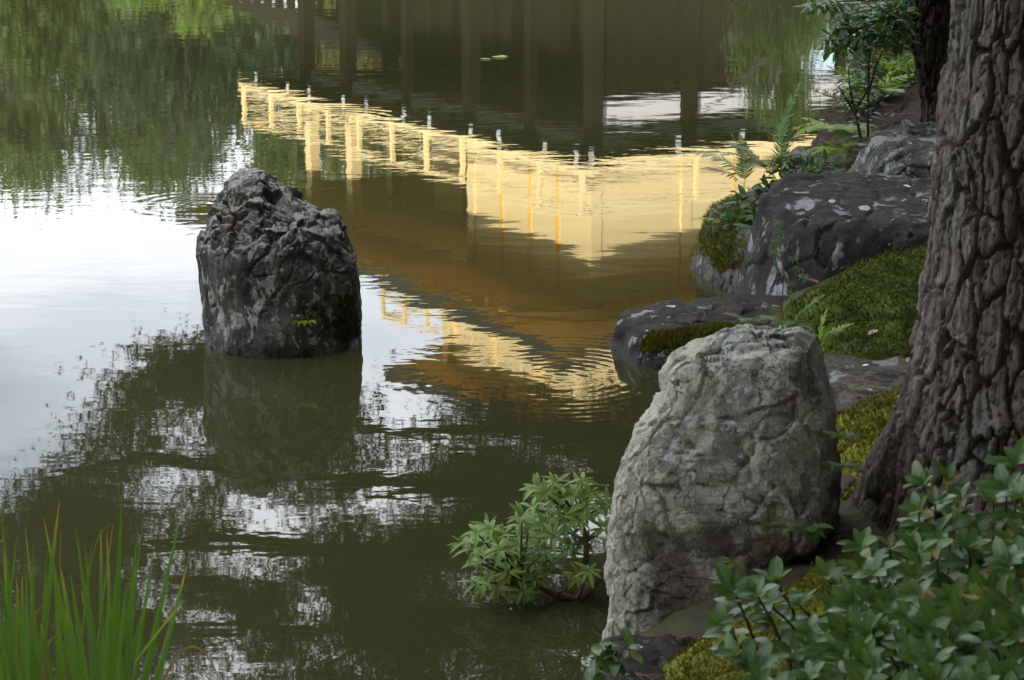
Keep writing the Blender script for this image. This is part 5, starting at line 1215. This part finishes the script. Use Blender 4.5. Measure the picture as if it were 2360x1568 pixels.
def tufts(P_, N_, h, w, n, upw=.5):
    """n little moss blades rooted on points P_ with normals N_"""
    k = mr_.integers(0, len(P_), n); p = P_[k] + mr_.normal(size=(n, 3)) * .004
    d = N_[k] * (1 - upw) + np.array([0, 0, upw]) + mr_.normal(size=(n, 3)) * .45; d /= np.linalg.norm(d, axis=1)[:, None]
    s = np.cross(d, mr_.normal(size=(n, 3))); s /= np.linalg.norm(s, axis=1)[:, None] + 1e-9
    hh = h * (.5 + mr_.random(n))[:, None]; ww = w * (.6 + .8 * mr_.random(n))[:, None]
    v = np.stack([p - s * ww, p + s * ww, p + d * hh + s * ww * .15], 1).reshape(-1, 3)
    return v, np.arange(3 * n).reshape(-1, 3)
def moss_bed(name, label, poly, mat, h0, n, h, w, bump=.02, seed=0):
    """a moss cushion lying on the ground inside a polygon of world x, y"""
    poly = np.array(poly); lo, hi = poly.min(0), poly.max(0); xs = np.arange(lo[0], hi[0], .014); ys = np.arange(lo[1], hi[1], .014)
    X, Y = np.meshgrid(xs, ys); x, y = X.ravel(), Y.ravel(); d2 = np.full(len(x), 9.0); ins = np.zeros(len(x), bool); p = np.stack([x, y], -1)
    for i in range(len(poly)):
        a, b = poly[i], poly[(i+1) % len(poly)]; e = b - a; t = np.clip(((p - a) @ e) / (e @ e), 0, 1); d2 = np.minimum(d2, ((p - a - t[:, None] * e)**2).sum(1))
        ins ^= ((a[1] > y) != (b[1] > y)) & (x < (b[0]-a[0]) * (y-a[1]) / (b[1]-a[1]+1e-12) + a[0])
    d = np.sqrt(d2) * np.where(ins, 1, -1); q = np.stack([x, y, 0*x + seed], -1)
    d = d + .09 * fbm(q * 6, 4, seed)
    z = ground_h(x, y) + h0 * sstep(-.03, .10, d) + bump * fbm(q * 9, 3, seed + 2) * sstep(0, .08, d) + .006 * fbm(q * 45, 2, seed + 3) - .03 * sstep(.02, -.04, d)
    V = np.stack([x, y, z], -1); i = np.arange(len(x)).reshape(X.shape)
    f = np.stack([i[:-1, :-1], i[:-1, 1:], i[1:, 1:], i[1:, :-1]], -1).reshape(-1, 4)
    f = f[(d[f] > -.02).all(1)]
    ok = np.where(d > 0)[0]; tv, tf = tufts(V[ok], np.tile([0, 0, 1.0], (len(ok), 1)), h, w, n, .3)
    allv = np.concatenate([V, tv]); faces = [tuple(a) for a in f] + [tuple(a + len(V)) for a in tf]
    c = V[ok].mean(0); o = link(name, mesh_np(name, allv - c, faces, mat), None, tuple(c)); tag(o, label, 'moss', kind='stuff'); return o
moss_bed('moss_bed', 'deep green moss bed between the dark boulder and the step stone', [(.84, 5.78), (.92, 6.6), (.88, 6.95), (1.25, 7.08), (1.9, 7.05), (2.5, 6.7), (2.7, 6.2), (2.2, 5.75), (1.3, 5.76)], M_MOSS_G, .026, 80000, .009, .0020, .040, 1)
moss_bed('moss_bed', 'yellow-green moss bed between the pale rock, step stone and pine', [(.78, 4.55), (.76, 5.0), (.84, 5.36), (1.2, 5.44), (1.22, 5.0), (.95, 4.5)], M_MOSS_Y, .045, 26000, .008, .0016, .045, 2)
moss_bed('moss_bed', 'yellow-green moss at the bottom edge under the shrub', [(.27, 3.50), (.31, 3.80), (.44, 3.99), (.62, 4.08), (.86, 4.06), (1.0, 3.7), (.74, 3.3), (.34, 3.3)], M_MOSS_Y, .05, 26000, .009, .0014, .035, 3)
def rock_moss(name, label, V, c, sel, mat, n, h, w):
    P_ = V[sel]; N_ = P_ - np.array(c); N_ /= np.linalg.norm(N_, axis=1)[:, None]
    v, f = tufts(P_, N_, h * 1.25, w, n, .55); o = P_.mean(0); ob = link(name, mesh_np(name, v - o, f, mat), None, tuple(o)); tag(ob, label, 'moss', kind='stuff')
nz_ = fbm(LOWV * 6, 3, 3)
rock_moss('moss', 'yellow-green moss cushion along the edge of the low shore rock', LOWV, (.68, 6.83, -.05), (LOWV[:, 1] < 6.70 + .20 * (LOWV[:, 0] - .5) + .06 * nz_) & (LOWV[:, 2] > .035 + .05 * nz_), M_MOSS_Y, 26000, .011, .0016)
nz_ = fbm(LEFTV * 6, 3, 4)
rock_moss('moss', 'moss on the pond side of the mossy boulder', LEFTV, (.98, 7.98, 0), (LEFTV[:, 0] < .90 + .05 * nz_) & (LEFTV[:, 2] > .06 + .06 * nz_), M_MOSS_Y, 9000, .012, .0018)
# dark moss at the foot of the standing stone
nz_ = fbm(STONE_V * 9, 3, 14); sel = (STONE_V[:, 2] > .02) & (STONE_V[:, 2] < .17 + .10 * nz_) & (STONE_V[:, 0] > -.72 + .05 * nz_) & (STONE_V[:, 1] < 7.0) & (nz_ > -.12)
v, f = tufts(STONE_V[sel], STONE_N[sel], .006, .0013, 9000, .1); ob = link('moss', mesh_np('moss', v, f, moss_mat('dark_moss', (.02, .022, .006), (.075, .07, .014)))); tag(ob, 'thin dark moss low on the shaded side of the standing stone', 'moss', kind='stuff')

M_NEED = plain('dry_needles', (.19, .085, .04), .8, .4, 40)
def needle_mesh(seed):
    q = random.Random(seed); b = MB(); l = .055
    for s in (-1, 1): b.tube([Vector((0, 0, 0)), Vector((l * .5, s * .004, .003)), Vector((l, s * .010, 0))], [.0006, .0005, .0003], 3)
    return b.mesh('pine_needles', M_NEED)
# ground height with the stones on it, for laying things down
from mathutils.bvhtree import BVHTree
bpy.context.view_layer.update()
def drop(x, y, objs):
    """highest surface below the sky at x, y among the given stones and the ground"""
    z, n = gz(x, y), Vector((0, 0, 1))
    for o in objs:
        ok, p, nn, _ = o.ray_cast(o.matrix_world.inverted() @ Vector((x, y, 3)), Vector((0, 0, -1)))
        if ok:
            w = o.matrix_world @ p
            if w.z > z: z, n = w.z, nn
    return z, n
ob_rocks = [BIG, LOW, STEP, FOOT, LEFTB]
lv, lm = [], []
for (x0, x1, y0, y1, n) in [(.95, 1.75, 7.15, 7.7, 34), (.45, .95, 6.65, 7.0, 22), (.9, 1.3, 5.45, 5.85, 16), (.22, .85, 3.5, 4.1, 190), (.76, 1.1, 4.45, 5.4, 70), (.9, 1.6, 5.85, 6.9, 70), (1.3, 3.4, 3.2, 9.5, 900), (.8, 2.6, 2.4, 4.2, 300)]:
    for k in range(n):
        x, y = pr_.uniform(x0, x1), pr_.uniform(y0, y1); z, nn = drop(x, y, ob_rocks)
        if z < .02: continue
        a = pr_.uniform(0, 6.28); lv.append((x, y, z + (.006 if z > .16 else .003))); lm.append(np.array(frame((math.cos(a), math.sin(a), pr_.uniform(-.05, .12)), nn)) * pr_.uniform(.7, 1.3))
m0 = needle_mesh(1); tv = np.array([x.co[:] for x in m0.vertices]); tf = [tuple(p.vertices) for p in m0.polygons]
tri = np.array([t for t in tf if len(t) == 4]); v, f = scatter_np(tv, tri, np.array(lm), np.array(lv))
tag(link('needle_litter', mesh_np('needle_litter', v, f, M_NEED)), 'dry brown pine needles scattered over stones and moss', 'litter', kind='stuff')
# dry leaves lying thick on the bank away from the water
fl_g = leaf_geo(.045, .022, .4, -.2, 4); JL = Joined()
for k in range(700):
    x, y = pr_.uniform(.75, 3.4), pr_.uniform(2.4, 9.5)
    if x < 1.5 and 4.4 < y < 7.8: continue
    if pr_.random() > .35 + .65 * (math.sin(x * 3.1 + 1) * math.sin(y * 2.3) > 0): continue
    a = pr_.uniform(0, 6.28); JL.add((x, y, drop(x, y, ob_rocks)[0] + .006), (math.cos(a), math.sin(a), pr_.uniform(-.1, .3)), (pr_.uniform(-.4, .4), pr_.uniform(-.4, .4), 1), pr_.uniform(.4, 1.1))
tag(JL.build('leaf_litter', fl_g, plain('dry_leaf', (.17, .095, .05), .85, .5, 30), None), 'dry brown leaf litter on the bank behind the large pine')
# fallen leaves, a feather, a floating leaf
M_FALL = [plain('fallen_leaf_' + c, col, .7, .3, 40) for c, col in (('rust', (.26, .10, .06)), ('pink', (.42, .24, .20)), ('tan', (.46, .36, .22)), ('white', (.75, .76, .78)))]
def fallen(label, x, y, size, m, objs=ob_rocks, lift=.006, name='fallen_leaf', cat='leaf'):
    z, nn = drop(x, y, objs); me = leaf_mesh(name, M_FALL[m], size, size * .55, .35, -.15, 5); a = pr_.uniform(0, 6)
    o = link(name, me, None, (x, y, z + lift)); o.rotation_mode = 'QUATERNION'; o.rotation_quaternion = frame((math.cos(a), math.sin(a), .1), nn).to_quaternion(); tag(o, label, cat)
def on_z(px, py, z): p = atZ(px, py, z); return p.x, p.y
fallen('rust-brown fallen leaf lying on top of the dark boulder', *on_z(1895, 505, .42), .05, 0)
fallen('pinkish fallen leaf on the deep green moss', *on_z(2002, 742, .33), .045, 1, lift=.05)
fallen('tan curled leaf at the upper edge of the green moss', *on_z(2070, 700, .33), .04, 2, lift=.05)
fallen('pale leaf scrap on the step stone', *on_z(1985, 852, .26), .022, 3)
fallen('orange-tan leaf on the step stone beside the pine', *on_z(2088, 845, .26), .03, 2)
fallen('tan leaf on the yellow moss near the step stone', *on_z(2010, 945, .25), .022, 2, lift=.06)
fallen('small pale leaf on the dark foot stone', *on_z(1478, 1545, .14), .03, 3)
fallen('white scrap on the top of the dark boulder', *on_z(2100, 430, .45), .03, 3)
p = atY(2098, 620, 6.86); me = leaf_mesh('feather', M_FALL[3], .034, .022, .3, .2, 6); o = link('feather', me, None, p); o.rotation_mode = 'QUATERNION'; o.rotation_quaternion = frame((-.3, -.2, -1), (0, -1, .1)).to_quaternion(); tag(o, 'small white feather caught on the dark boulder face', 'feather')
p = atZ(1150, 132, .004); fl = thing('floating_leaf', 'yellow leaf floating alone on the far water', 'leaf', p)
for dx, dy, s in ((0, 0, 1.0), (-.08, -.10, .7), (.05, .06, .6)):
    o = link('leaf_blade', leaf_mesh('leaf_blade', M_IRIS_Y, .13 * s, .09 * s, .05, .0, 6), fl, (dx - .06, dy, .002 * s), (0, 0, dx * 5))
